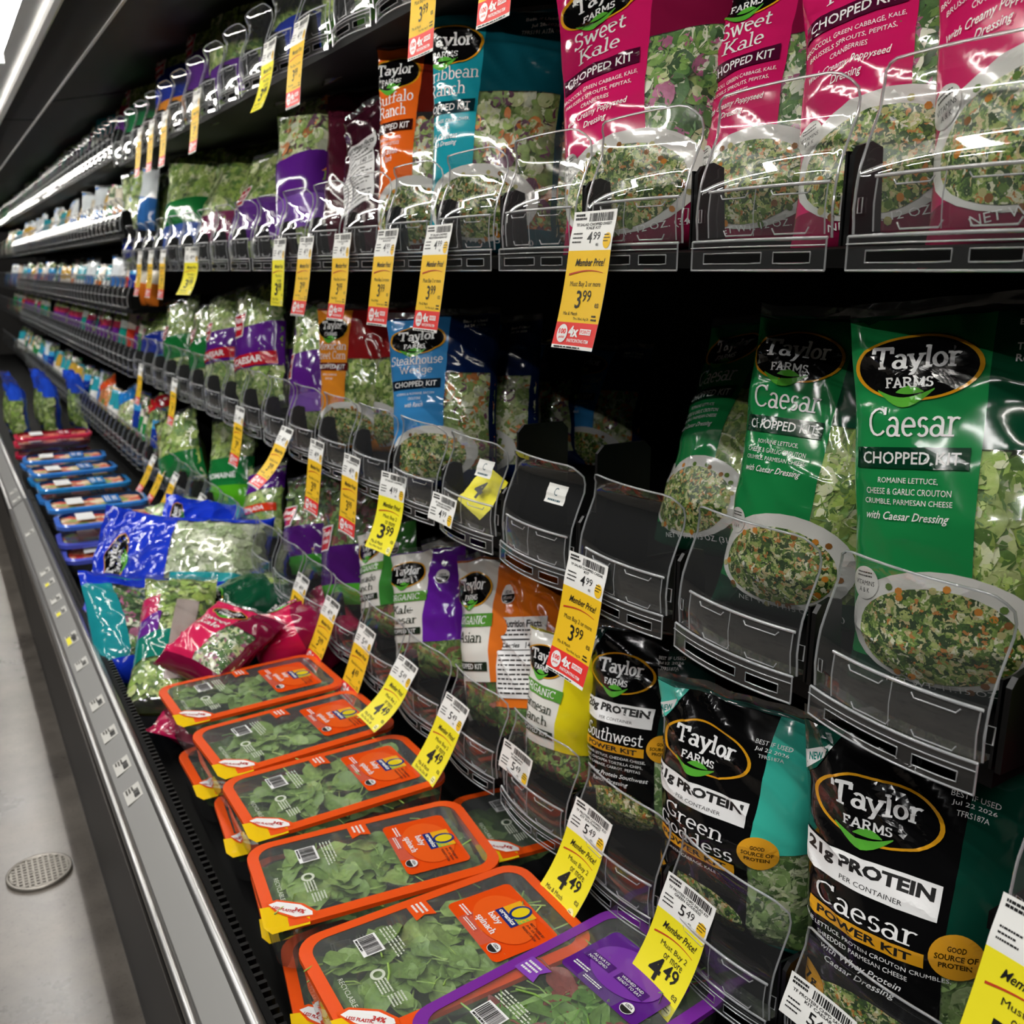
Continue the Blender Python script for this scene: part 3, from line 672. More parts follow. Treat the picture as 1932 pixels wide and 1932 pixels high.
# ------------------------------------------------------------------ bags
GREENS = ['#8fae45', '#a9c25a', '#6f9434', '#c9d58c', '#b4c870', '#5a8030', '#dfe3b8', '#98b552']
KALES = ['#3f6a2c', '#57843a', '#cfd6a0', '#2f5322', '#7ba04c', '#e0e2c4', '#4b7733', '#e3e6d0', '#b6638a']
COLES = ['#a9bd72', '#c9d096', '#7f9b48', '#e0e0c0', '#d8823a', '#8fa85a', '#dfe3c6', '#6b3a55']
SPRING = ['#456a28', '#6b8f3a', '#35551f', '#7fa04a', '#6b2b2e', '#587f30', '#8fae5a', '#9a5a4a']
class Bag:
    def __init__(s, W, H, T, seed=1, wr=1., droop=0.):
        s.W, s.H, s.T, s.seed, s.wr, s.droop = W, H, T, seed, wr, droop
    def g(s, t):
        a = max(0, min(1, t / .16)) ** .5; b = max(0, min(1, (.965 - t) / .5)) ** .75; return a * b
    def pt(s, x, z, off=0., side=1):
        """x,z on the flat sheet in metres (x from the middle, z from the bottom seam) -> local point; front is -y"""
        q = max(-1, min(1, x / (s.W / 2))); t = max(0, min(1, z / s.H)); g = s.g(t)
        e = max(0, 1 - abs(q) ** 2.3) ** .62
        sd = s.seed * 7.31
        n1 = noise.noise((x * 9 + sd, z * 7, side * 3.1)); n2 = noise.noise((x * 26 + z * 14, z * 16 - x * 9 + sd, side * 5.))
        n3 = (1 - abs(noise.noise((x * 15 + z * 22 + sd, z * 6 - x * 8, side * 2.)))) ** 5
        edge = .25 + .75 * abs(q) ** 2; top = max(0, (t - .55) / .45)
        d = s.wr * (n1 * .010 * (.4 + top) + n2 * .0045 * edge + (n3 - .3) * .0095 * (.4 * edge + .6 * top + .08))
        d *= min(1, (1 - abs(q)) * 7) * min(1, t * 14) * min(1, (1 - t) * 9 + .15)
        y = -side * (s.T / 2 * g * e + off) - side * d
        xx = q * s.W / 2 * (1 - .11 * g) + noise.noise((z * 13 + sd, 2., 0)) * .004 * abs(q)
        zz = t * s.H * (1 - .02 * g) + noise.noise((x * 22 + sd, 7., 0)) * .006 * top * top
        if t > .9: y += noise.noise((x * 18 + sd, 1., 4.)) * .012 * (t - .9) / .1
        if s.droop: y += -s.droop * max(0, t - .6) ** 2 * s.H * 3; zz -= s.droop * max(0, t - .6) ** 2 * s.H * .9
        return (xx, y, zz)
def orient(b, top, yaw, W):
    b, top = Vector(b), Vector(top); up = (top - b).normalized()
    fr = Vector((-math.cos(R(yaw)), -math.sin(R(yaw)), 0)); fr = (fr - up * fr.dot(up)).normalized()
    right = up.cross(-fr) * -1
    right = fr.cross(up) * -1 if False else (-fr).cross(up)
    M = Matrix((right, -fr, up)).transposed().to_4x4(); M.translation = b; return M
def flakes(mb, bag, region, n, pal, size, rnd, deep=.004):
    x0, x1, z0, z1 = region
    for _ in range(n):
        x, z = rnd.uniform(x0, x1), rnd.uniform(z0, z1); r = size * rnd.uniform(.5, 1.3)
        c = lin(rnd.choice(pal)); k = rnd.uniform(.85, 1.4); c = (c[0] * k, c[1] * k, c[2] * k, 1)
        a = rnd.uniform(0, 6.3); ca, sa = math.cos(a), math.sin(a); el = rnd.uniform(.5, 1.); cu = rnd.uniform(-.5, .7); tl = rnd.uniform(-.35, .35); ph = rnd.uniform(0, 6)
        P = []
        for i in range(4):
            row = []
            for j in range(4):
                p, q = (i / 1.5 - 1) * r, (j / 1.5 - 1) * r * el
                if i in (0, 3) and j in (0, 3): p *= .72; q *= .72
                h = -deep + cu * (p * p + q * q) / r * .45 + tl * p + .18 * r * math.sin(ph + i * 1.7 + j * 2.1)
                row.append(bag.pt(max(-bag.W * .49, min(bag.W * .49, x + p * ca - q * sa)), z + p * sa + q * ca, min(-.0008, h)))
            P.append(row)
        mb.grid(P, LEAFM, False, c)
def bag_object(name, M, W, H, Tk, zones, label, art=None, fill=None, seed=1, nu=40, nv=60, back='#222222', wr=1., droop=0., cat='bag', group=None, pal=GREENS, fsize=.014, nfl=220, fillmat=None, base=None, crimp=True):
    """zones: list of (colour or None for clear, x0, x1, z0, z1) in 0..1 of the sheet, later ones win"""
    root = empty(name, M); tag(root, label, cat, group)
    b = Bag(W, H, Tk, seed, wr, droop); rnd = random.Random(seed)
    xb = sorted(set([round(i / nu, 4) for i in range(nu + 1)] + [round(v, 4) for z in zones for v in z[1:3]]))
    zb = sorted(set([round(i / nv, 4) for i in range(nv + 1)] + [.004, .965, .985] + [round(v, 4) for z in zones for v in z[3:5]]))
    for L in (xb, zb):
        i = 1
        while i < len(L):
            if L[i] - L[i - 1] < .0035: L.pop(i)
            else: i += 1
    def zone(x, z):
        r = base
        for c, x0, x1, z0, z1 in zones:
            if x0 <= x <= x1 and z0 <= z <= z1: r = c
        return r
    mb = MB()
    for side in (1, -1):
        n0 = len(mb.v); k = len(zb)
        mb.v += [b.pt((x - .5) * W, z * H, 0, side) for x in xb for z in zb]
        for i in range(len(xb) - 1):
            for j in range(len(zb) - 1):
                c = zone((xb[i] + xb[i + 1]) / 2, (zb[j] + zb[j + 1]) / 2) if side == 1 else (None if zb[j] > .955 else back)
                f = (n0 + i * k + j, n0 + (i + 1) * k + j, n0 + (i + 1) * k + j + 1, n0 + i * k + j + 1)
                mb.f.append(f if side == 1 else f[::-1]); mb.m.append(mb.mi(WRAPB if c is None else film(c))); mb.c.append(None)
    mb.build('film', root)
    if fill:
        fb = MB(); x0, x1, z0, z1 = fill
        fb.grid([[b.pt((x0 + (x1 - x0) * i / 16 - .5) * W, (z0 + (z1 - z0) * j / 24) * H, -.007 + .004 * noise.noise((i * .9 + seed, j * .8, 2))) for j in range(25)] for i in range(17)], fillmat or FILLG, False, (.3, .4, .15, 1))
        flakes(fb, b, ((x0 - .5) * W, (x1 - .5) * W, z0 * H, z1 * H), nfl, pal, fsize, rnd)
        tag(fb.build('salad_filling', root), kind='stuff')
    if art: art(root, lambda x, z, l: b.pt(x, z, l, 1), W, H)
    return root
LEAFG = film('#5cb33c')
def logo(A, x, y, w, h, ring='#e0a020', open_=False):
    A.ell(x, y, w / 2, h / 2, film(ring), .93, 40, 1); A.ell(x, y, w / 2 * .93, h / 2 * .93, film('#0c0c0d')); A.up(); A.up()
    A.text('Taylor', x, y + h * .11, w * .68, h * .44, INKW, 'serif', .03); A.text('FARMS', x - w * .04, y - h * .22, w * .38, h * .16, INKW, 'serif', .04)
    n = 10; top = []; bot = []
    for i in range(n + 1):
        g = i / n; xx = x - w * .30 + w * .46 * g; yy = y - h * .42
        top.append((xx, yy + h * (.10 - .28 * math.sin(g * math.pi) * .45 - (0 if g < .2 or g > .8 else 0))))
        bot.append((xx, yy + h * (.08 - .34 * math.sin(g * math.pi) ** 1.0 * .75)))
    V = top + bot; A.tris(V, [(i, n + 1 + i, n + 2 + i, i + 1) for i in range(n)], LEAFG)
    V = [(x - w * .14 + w * .22 * i / 6, y - h * .36 + h * .09 * math.sin(i / 6 * math.pi)) for i in range(7)] + [(x - w * .14 + w * .22 * i / 6, y - h * .37 - h * .03 * math.sin(i / 6 * math.pi)) for i in range(7)]
    A.tris(V, [(i, 7 + i, 8 + i, i + 1) for i in range(6)], LEAFG)
def kit_art(title, band, desc, script, net=None, date=None, plate=True, bandw=.50, cx=-.21, vit=True, lw=.54):
    def art(root, S, W, H):
        A = Art(S, .0014, .0002); X = lambda u: u * W
        logo(A, X(cx), H * .835, W * lw, H * .16); A.build('logo', root)
        if plate:
            P = Art(S, .0008, .0002)
            P.ell(X(-.05), H * .20, W * .43, H * .15, film('#d9d8d4')); P.up(); P.up(); P.ell(X(-.07), H * .185, W * .355, H * .122, SALAD); P.up()
            r = random.Random(int(W * 1e5))
            for _ in range(26): a = r.uniform(0, 6.28); q = r.uniform(.75, 1.12); P.ell(X(-.06) + W * .35 * q * math.cos(a), H * .185 + H * .125 * q * math.sin(a), .004, .0035, film(r.choice(['#c9822e', '#5c7a34', '#b9b37a', '#8a5a2a'])), n=7, k=1)
            P.build('plate_print', root)
        A = Art(S, .0014, .0002); tc = INKW
        n = len(title); y = H * .705
        for i, q in enumerate(title):
            hh = H * (.072 if n == 1 else .055); A.text(q, X(cx), y - (H * .0 if n == 1 else H * .062 * (i - .3)), min(W * lw * .95, W * .066 * len(q)), hh, tc, 'serif', -.02)
        yb = H * (.618 if n == 1 else .585)
        A.rect(X(cx - bandw / 2), X(cx + bandw / 2), yb - H * .026, yb + H * .026, film(band), 8, 3); A.build('title_band', root); A = Art(S, .0017, .0002)
        A.text('CHOPPED KIT', X(cx), yb, W * bandw * .86, H * .030, INKW, bold=.012)
        for i, q in enumerate(desc): A.text(q, X(cx), yb - H * (.055 + .026 * i), W * .0165 * len(q), H * .015, INKW)
        ys = yb - H * (.065 + .026 * len(desc))
        for i, q in enumerate(script): A.text(q, X(cx), ys - H * .032 * i, W * .019 * len(q), H * .026, INKW, 'script', .008)
        if net: A.text(net, X(.02), H * .052, W * .62, H * .022, INKW)
        if date:
            for i, q in enumerate(date): A.text(q, X(.30), H * (.925 - .026 * i), W * .017 * len(q), H * .017, INKW, bold=.02)
        A.build('lettering', root); A = Art(S, .0018, .0002)
        if vit: A.ell(X(-.40), H * .30, W * .075, H * .042, film('#d9d8d4')); A.up(); A.text('VITAMINS', X(-.40), H * .300, W * .11, H * .012, INK); A.text('A & K', X(-.40), H * .282, W * .06, H * .012, INK); A.lines(X(-.40), H * .322, W * .09, H * .018, INK, 2, 4, .4); A.build('vitamin_badge', root)
    return art
def kit_zones(A, B, bot=None, w=.58, wt=.64, left=.0):
    z = [(A, left, w, .0, .955), (B, w, 1., wt, .955), (None, w, .955, .10, wt), (B, .955, 1., 0, .955), (bot or B, 0, 1., 0, .105), (None, 0, 1, .955, 1.)]
    return z
def bag_at(ub, Xb, zb, ut, vt, Xt, W, yaw, hh=None, hm=.375):
    b = Vector((Xb, solveY(ub, Xb, zb), zb)); t = atX(ut, vt, Xt); d = t - b; b.x += .012
    d.y = max(-.12, min(.10, d.y)); d.z = max(.2, min(hm, d.z))
    if hh: d *= hh / d.length
    return orient(b, b + d, yaw, W), d.length
BZ = {t: z + .020 for t, z in T.items()}
# --- green caesar kits on the third shelf
CA = kit_art(['Caesar'], '#0d3a26', ['ROMAINE LETTUCE,', 'CHEESE & GARLIC CROUTON', 'CRUMBLE, PARMESAN CHEESE'], ['with Caesar Dressing'], 'NET WT. 11.15 OZ. (316g)', ['Best if Used By:', 'Jul 26, 2026', 'TFRS191B17B20:38', 'Romaine: Salinas'])
GZ = kit_zones('#1f8a4a', '#0e4a30', '#0c3a28')
def caesar(spec, label, seed, **k):
    M, H = bag_at(*spec); bag_object('salad_kit_bag', M, spec[6], H, .115, GZ, label, CA, (.53, .985, .09, .64), seed, back='#0e4a30', nfl=320, fsize=.017, **k)
caesar((1800, .745, BZ[3], 1830, 556, .775, .222, 22), 'upright bright green caesar kit bag, its whole front showing', 3)
caesar((1480, .77, BZ[3], 1590, 582, .84, .20, 24), 'green caesar kit bag leaning sideways against the upright one', 4, wr=1.5)
caesar((1320, .85, BZ[3], 1450, 590, 1.02, .21, 10), 'green caesar kit bag half in shadow behind the leaning one', 5)
caesar((1610, .90, BZ[3], 1700, 600, .99, .2, 10), 'green caesar kit bag behind, seen only between two others', 6)
# --- blue steakhouse kits
ST = kit_art(['Steakhouse', 'Wedge'], '#101c2c', ['ICEBERG & ROMAINE, BACON', 'CROUTONS'], ['with Ranch'], None, ['Best if Used', 'Jul 24 2026'], vit=False)
SZ = kit_zones('#3d8fd0', '#0f2350', '#0f2350')
def steak(spec, label, seed):
    M, H = bag_at(*spec); bag_object('salad_kit_bag', M, spec[6], H, .11, SZ, label, ST, (.53, .985, .09, .64), seed, back='#0f2350', pal=COLES)
steak((828, .735, BZ[3], 825, 585, .775, .215, 46), 'light blue steakhouse wedge kit bag in front of its row', 11)
steak((925, .85, BZ[3], 925, 600, .88, .21, 24), 'blue and navy kit bag right behind the front steakhouse bag', 12)
steak((1020, .99, BZ[3], 1010, 640, 1.02, .2, 20), 'blue kit bag in shadow at the back of the third shelf', 13)
steak((1120, 1.06, BZ[3], 1140, 650, 1.10, .2, 20), 'deepest blue kit bag, in near darkness behind the empty trays', 14)
# --- street corn kits
MC = kit_art(['Mexican', 'Street Corn'], '#5a1418', ['GREEN CABBAGE,', 'ROMAINE'], [], None, None, vit=False, cx=-.29, lw=.44)
MZ = kit_zones('#e8902a', '#9a1f22', '#e8902a', .44)
M, H = bag_at(670, .745, BZ[3], 670, 573, .77, .205, 42); bag_object('salad_kit_bag', M, .205, H, .11, MZ, 'orange and dark red street corn kit bag on the third shelf', MC, (.38, .985, .09, .64), 15, back='#9a1f22', pal=GREENS)
M, H = bag_at(738, .80, BZ[3], 738, 570, .83, .2, 20); bag_object('salad_kit_bag', M, .2, H, .11, MZ, 'dark red kit bag behind the orange street corn bag', MC, (.38, .985, .09, .64), 16, back='#9a1f22', pal=GREENS)
# --- pink sweet kale kits on the second shelf
SK = kit_art(['Sweet', 'Kale'], '#4a0c2c', ['BROCCOLI, GREEN CABBAGE, KALE,', 'BRUSSELS SPROUTS, PEPITAS,', 'CRANBERRIES'], ['with Creamy Poppyseed', 'Dressing'], 'NET WT. 12 OZ. (340g)', None)
PZ = kit_zones('#cf1d63', '#7a1238', '#8c1440')
def pink(spec, label, seed, tier=2, **k):
    M, H = bag_at(*spec); bag_object('salad_kit_bag', M, spec[6], H, .115, PZ, label, SK, (.53, .985, .09, .64), seed, back='#7a1238', pal=KALES, nfl=320, fsize=.016, **k)
pink((2010, .735, BZ[2], 2030, -140, .78, .24, 14, .40, .42), 'pink sweet kale kit bag behind the widest near tray front', 21)
pink((1690, .76, BZ[2], 1720, -150, .82, .23, 22, .37), 'pink kit bag with a broad lettuce window and a barcode low on it', 22, wr=1.5)
pink((1445, .80, BZ[2], 1500, -150, .88, .215, 22, .352), 'pink sweet kale kit bag standing straight with title and dark band clear', 23)
pink((1215, .745, BZ[2], 1085, -95, .80, .26, 28, .385, .42), 'pink kit bag tilted over with a big window of kale and cabbage', 24)
pink((1330, .90, BZ[2], 1310, -120, .96, .22, 20), 'dark pink kit bag in the gap behind the tilted one', 25)
# --- teal ranch kits
TE = kit_art(['Caribbean', 'Ranch'], '#0c2f38', ['GREEN CABBAGE, CAULIFLOWER,', 'CARROTS'], ['with Caribbean', 'Ranch Dressing'], 'NET WT. 11 OZ. (312g)', ['Best if Used By:', 'Jul 26,2026', 'TFRS191 A17A 09:07'], vit=False, cx=-.37)
TZ = kit_zones('#1f9fb0', '#0c4f5c', '#0c4f5c', .40)
M, H = bag_at(915, .755, BZ[2], 940, -15, .795, .235, 44); bag_object('salad_kit_bag', M, .235, H, .115, TZ, 'teal ranch kit bag, front one with the printed date', TE, (.38, .985, .09, .64), 31, back='#0c4f5c', pal=COLES)
M, H = bag_at(1050, .86, BZ[2], 1045, 0, .89, .22, 40); bag_object('salad_kit_bag', M, .22, H, .115, TZ, 'teal ranch kit bag squeezed in behind the front teal one', TE, (.38, .985, .09, .64), 32, back='#0c4f5c', pal=COLES)
BR = kit_art(['Buffalo', 'Ranch'], '#3a120c', ['CABBAGE, CARROTS,', 'ROMAINE LETTUCE'], ['with Buffalo', 'Ranch'], None, ['Jul 25 2026'], vit=False, cx=-.32)
BZn = kit_zones('#ee6a1e', '#5a1710', '#5a1710', .46)
M, H = bag_at(790, .75, BZ[2], 802, 62, .795, .20, 44); bag_object('salad_kit_bag', M, .20, H, .11, BZn, 'orange and brown buffalo ranch kit bag on the second shelf', BR, (.42, .985, .09, .6), 33, back='#5a1710', pal=COLES)
# --- maroon bags, backs turned
def facts_art(dark=False):
    def art(root, S, W, H):
        A = Art(S, .0024, .0003); A.rect(-W * .30, W * .30, H * .30, H * .72, INKW, 8, 14); A.up()
        A.text('Nutrition Facts', 0, H * .685, W * .52, H * .038, INK, bold=.03); A.lines(0, H * .64, W * .52, H * .045, INK, 2, 3, .4)
        A.rect(-W * .28, W * .28, H * .60, H * .608, INK, 4, 1); A.text('Calories', -W * .12, H * .575, W * .24, H * .025, INK, bold=.03); A.text('140', W * .12, H * .575, W * .1, H * .032, INK, bold=.02); A.text('380', W * .23, H * .575, W * .08, H * .026, INK)
        A.rect(-W * .28, W * .28, H * .548, H * .553, INK, 4, 1); A.lines(0, H * .425, W * .54, H * .22, INK, 9, 5, .35); A.build('nutrition_panel', root)
    return art
MRZ = [('#4a1626', 0, 1, 0, .96), (None, .62, .95, .1, .5)]
M, H = bag_at(655, .78, BZ[2], 610, 138, .86, .17, 40); bag_object('salad_kit_bag', M, .17, H, .09, MRZ, 'dark maroon bag with a long narrow edge turned outward', None, (.6, .97, .09, .5), 34, back='#4a1626', pal=GREENS)
M, H = bag_at(700, .76, BZ[2], 690, 185, .80, .20, 12); bag_object('salad_kit_bag', M, .20, H, .09, [('#3f1524', 0, 1, 0, .95)], 'maroon bag showing its nutrition panel beside the orange bag', facts_art(True), None, 35, back='#3f1524', wr=1.8)
# --- fresh blend bags: clear film, coloured bands and a red brand patch
def express_art(txt, sub=None, patch=True, y=.6, col='#c41f30', subcol='#c41f30'):
    def art(root, S, W, H):
        A = Art(S, .0014, .0002)
        if patch:
            A.rect(-W * .46, -W * .16, H * (y - .09), H * (y + .11), INKW, 5, 5); A.up(); A.rect(-W * .44, -W * .18, H * (y - .08), H * (y + .10), film(col), 5, 5); A.up()
            A.text('Fresh', -W * .31, H * (y + .05), W * .22, H * .05, INKW, 'script', .03); A.text('EXPRESS', -W * .31, H * (y - .015), W * .2, H * .028, INKW, bold=.03)
        if sub: A.rect(-W * .46, W * .46, H * .33, H * .43, film(subcol), 8, 4); A.up(); A.text(sub, 0, H * .38, W * .6, H * .055, INKW, bold=.03)
        A.build('brand_patch', root)
    return art
def blend(tier, ub, ut, vt, W, yaw, bands, label, seed, Xb=.735, Xt=.79, art=None, pal=GREENS, Tk=.10, nfl=260, fs=.02, **k):
    M, H = bag_at(ub, Xb, BZ[tier], ut, vt, Xt, W, yaw)
    return bag_object('salad_bag', M, W, H, Tk, [(c, 0, 1, a, b) for c, a, b in bands], label, art, (.03, .97, .06, .93), seed, nu=22, nv=32, back='#4a5a2a', pal=pal, nfl=nfl, fsize=fs, **k)
PUR, NAV, GRN = '#5a2186', '#16309a', '#1c7a3a'
# third shelf, far part
blend(3, 585, 580, 568, .17, 20, [(PUR, .28, .60), ('#7c50b0', .14, .28)], 'small lettuce bag with a purple lower half beside the street corn bag', 41, art=express_art('', None, True, .5))
blend(3, 484, 478, 533, .235, 22, [(PUR, .32, .66)], 'lettuce bag with purple band and red caesar strip, the largest of its row', 42, art=express_art('', 'CAESAR', True, .68), fs=.022)
blend(3, 418, 413, 552, .2, 22, [(PUR, .3, .62)], 'smaller purple banded caesar bag next to the large one', 43, art=express_art('', 'CAESAR', True, .62))
blend(3, 385, 368, 568, .2, 22, [(GRN, .2, .56)], 'lettuce bag with green lower half and red patch', 44, art=express_art('', None, True, .62))
blend(3, 335, 325, 562, .22, 22, [(GRN, .2, .5)], 'pale lettuce bag with green band before the shelf joint', 45, art=express_art('', None, True, .56))
blend(3, 290, 265, 572, .22, 22, [(NAV, .1, .5), ('#1f8ab8', .0, .12)], 'lettuce bag with navy band at the joint of the cases', 46, art=express_art('', None, True, .55))
blend(3, 545, 540, 580, .18, 18, [(PUR, .2, .55)], 'lettuce bag with purple foot behind the purple caesar bag', 47, Xb=.82, Xt=.86)
# second shelf, far part
blend(2, 565, 560, 185, .19, 24, [(PUR, .36, .62), ('#8a5ac0', .16, .36)], 'slim slaw bag with a purple band next to the maroon bag', 51, pal=COLES, art=express_art('', None, False))
blend(2, 480, 470, 300, .28, 26, [(PUR, .1, .45)], 'plump lettuce bag with purple foot and round red badge', 52, Xb=.75, Xt=.88, Tk=.13, art=express_art('', None, True, .5))
blend(2, 415, 425, 255, .30, 26, [('#7a1e50', .1, .35)], 'tall pale romaine bag slumped behind the lettuce bags', 53, Xb=.78, Xt=.92, Tk=.13, wr=1.6)
blend(2, 350, 345, 265, .27, 30, [(GRN, .3, .52), ('#4a6ac0', .08, .3)], 'lettuce bag with green and light blue bands', 54, Xb=.74, Xt=.82, Tk=.12, art=express_art('', None, False))
blend(2, 262, 252, 285, .24, 24, [(NAV, .08, .34)], 'lettuce bag with red patch over a navy foot', 55, Xb=.735, Xt=.77, art=express_art('', None, True, .48))
blend(2, 300, 300, 300, .24, 24, [(GRN, .1, .3)], 'yellow green lettuce bag between banded ones', 56, Xb=.80, Xt=.86)
# top shelf
blend(1, 440, 425, -40, .24, 24, [(PUR, .08, .3)], 'chopped lettuce bag with almost clear front on the top shelf', 61, art=None)
blend(1, 395, 372, -30, .24, 26, [(PUR, .24, .52)], 'purple banded lettuce bag on the top shelf', 62, art=express_art('', None, True, .6))
blend(1, 338, 302, 5, .26, 30, [(NAV, .3, .58), ('#e08a20', .1, .3)], 'lettuce bag with blue band over an orange foot on the top shelf', 63, art=express_art('', None, True, .62))
blend(1, 268, 250, 90, .24, 26, [('#147a44', .15, .5)], 'lettuce bag with green band at the end of the top shelf', 64, art=express_art('', None, True, .58))
blend(1, 560, 545, -110, .22, 20, [(NAV, .1, .4)], 'blue footed bag behind the near tray fronts of the top shelf', 65, Xb=.78, Xt=.84)
blend(1, 660, 650, -150, .22, 20, [('#3a5a2a', .1, .3)], 'plain chopped salad bag behind two price tags of the top shelf', 66, Xb=.78, Xt=.84)
# lowest shelf, far part
blend(4, 655, 640, 905, .22, 22, [('#4a1a6a', .22, .52), ('#4aa030', .06, .22)], 'dark leaf bag with purple band and red badge on the lowest shelf', 71, pal=SPRING, fillmat=FILLD, art=express_art('', None, True, .58))
blend(4, 580, 560, 880, .22, 22, [('#4a1a6a', .22, .5), ('#3a8a2c', .06, .22)], 'crumpled bag with red badge and green foot on the lowest shelf', 72, pal=SPRING, fillmat=FILLD, art=express_art('', None, True, .6), wr=1.7)
blend(4, 490, 486, 868, .2, 22, [(PUR, .62, .9)], 'bag with purple top and red ensalada strip', 73, art=express_art('', 'ENSALADA', False, .5, subcol='#e2401f'))
blend(4, 430, 425, 778, .24, 24, [(GRN, .28, .56), ('#55b020', .06, .28)], 'romaine bag with dark green band and lime foot', 74, Xb=.74, Xt=.80, art=express_art('', 'ROMAINE', False, subcol=GRN))
blend(4, 350, 320, 778, .26, 26, [(GRN, .1, .45)], 'big clear romaine bag bulging over its tray front', 75, Xb=.71, Xt=.70, Tk=.14)
blend(4, 300, 285, 735, .24, 20, [('#d8202a', .74, .96)], 'lettuce bag with a bright red top strip', 76, Xb=.74, Xt=.78)
blend(4, 245, 218, 722, .2, 20, [('#1f7ac8', .68, .96)], 'bag of cut vegetables with a blue top strip', 77, Xb=.735, Xt=.75, pal=COLES)
blend(4, 205, 178, 702, .2, 20, [('#e0521a', .72, .96)], 'bag of cut carrots with an orange top strip', 78, Xb=.735, Xt=.75, pal=['#e07a2a', '#d86a1e', '#6a8a3a', '#e0a060'])
# --- organic kits on the lowest shelf
def organic_art(title, green='#5a9a3a', cx=-.2, badge=True, kit=True):
    def art(root, S, W, H):
        A = Art(S, .0014, .0002); logo(A, W * cx, H * .80, W * .56, H * .19); A.build('logo', root)
        A = Art(S, .0014, .0002); A.rect(-W * .5, W * (cx + .34), H * .60, H * .67, film(green), 8, 4); A.up(); A.text('ORGANIC', W * cx, H * .635, W * .5, H * .045, INKW, 'serif'); A.build('organic_band', root); A = Art(S, .0014, .0002)
        for i, q in enumerate(title): A.text(q, W * cx, H * (.545 - .075 * i), min(W * .5, W * .09 * len(q)), H * .06, film('#22301e'), 'serif', -.02)
        A.build('lettering', root); A = Art(S, .0014, .0002)
        if kit: A.rect(W * (cx - .3), W * (cx + .3), H * .36, H * .41, film('#1c2a1c'), 6, 3); A.up(); A.text('CHOPPED KIT', W * cx, H * .385, W * .48, H * .03, INKW, bold=.01)
        A.build('kit_band', root); A = Art(S, .0014, .0002)
        if badge: A.ell(W * .28, H * .76, W * .075, H * .05, INKW); A.up(); A.ell(W * .28, H * .76, W * .068, H * .045, film('#1a1a1a'), a0=180, a1=360); A.text('USDA', W * .28, H * .772, W * .08, H * .017, INK, bold=.02); A.up(); A.text('ORGANIC', W * .28, H * .742, W * .09, H * .014, INKW)
        A.build('organic_seal', root)
    return art
def organic(spec, B, title, label, seed, **k):
    M, H = bag_at(*spec); A_ = '#e8e6df'
    bag_object('organic_kit_bag', M, spec[6], H, .10, [(A_, 0, .62, .3, .955), (B, .62, 1, .3, .955), (A_, 0, .2, .05, .3)], label, organic_art(title, **k), (.03, .97, .06, .36), seed, back=B, pal=SPRING, fillmat=FILLD, nu=26, nv=36)
organic((812, .735, BZ[4], 795, 1030, .765, .215, 20), '#6a24a8', ['Kale', 'Caesar'], 'white organic kale bag with a purple side on the lowest shelf', 81)
organic((735, .75, BZ[4], 712, 985, .78, .20, 20), '#3f8a3a', ['Avocado', 'Ranch'], 'white organic avocado ranch bag behind the purple sided one', 82)
organic((860, .86, BZ[4], 838, 1005, .89, .20, 18), '#5a2a9a', ['Kale', 'Caesar'], 'purple sided organic bag pushed to the back', 83)
organic((945, .745, BZ[4], 905, 1035, .775, .19, 16), '#e8792a', ['Asian'], 'white organic bag with an orange side, logo tilted', 84)
organic((1050, .735, BZ[4], 1064, 1195, .755, .165, 14), '#e8d81e', ['Parmesan', 'Ranch'], 'white organic bag with a bright yellow top edge', 86, badge=False)
M, H = bag_at(1012, .76, BZ[4], 985, 1058, .80, .20, 18); bag_object('organic_kit_bag', M, .20, H, .10, [('#ec7a22', 0, 1, .25, .955)], 'orange bag turned to its nutrition panel, clear top gathered', facts_art(), (.03, .97, .05, .27), 85, back='#ec7a22', pal=SPRING, fillmat=FILLD, wr=1.8)
M, H = bag_at(1080, .88, BZ[4], 1050, 1085, .93, .20, 18); bag_object('organic_kit_bag', M, .20, H, .10, [('#d96a1e', 0, 1, .25, .955)], 'orange bag in shade behind the nutrition panel one', None, (.03, .97, .05, .27), 87, back='#d96a1e', pal=SPRING, fillmat=FILLD)
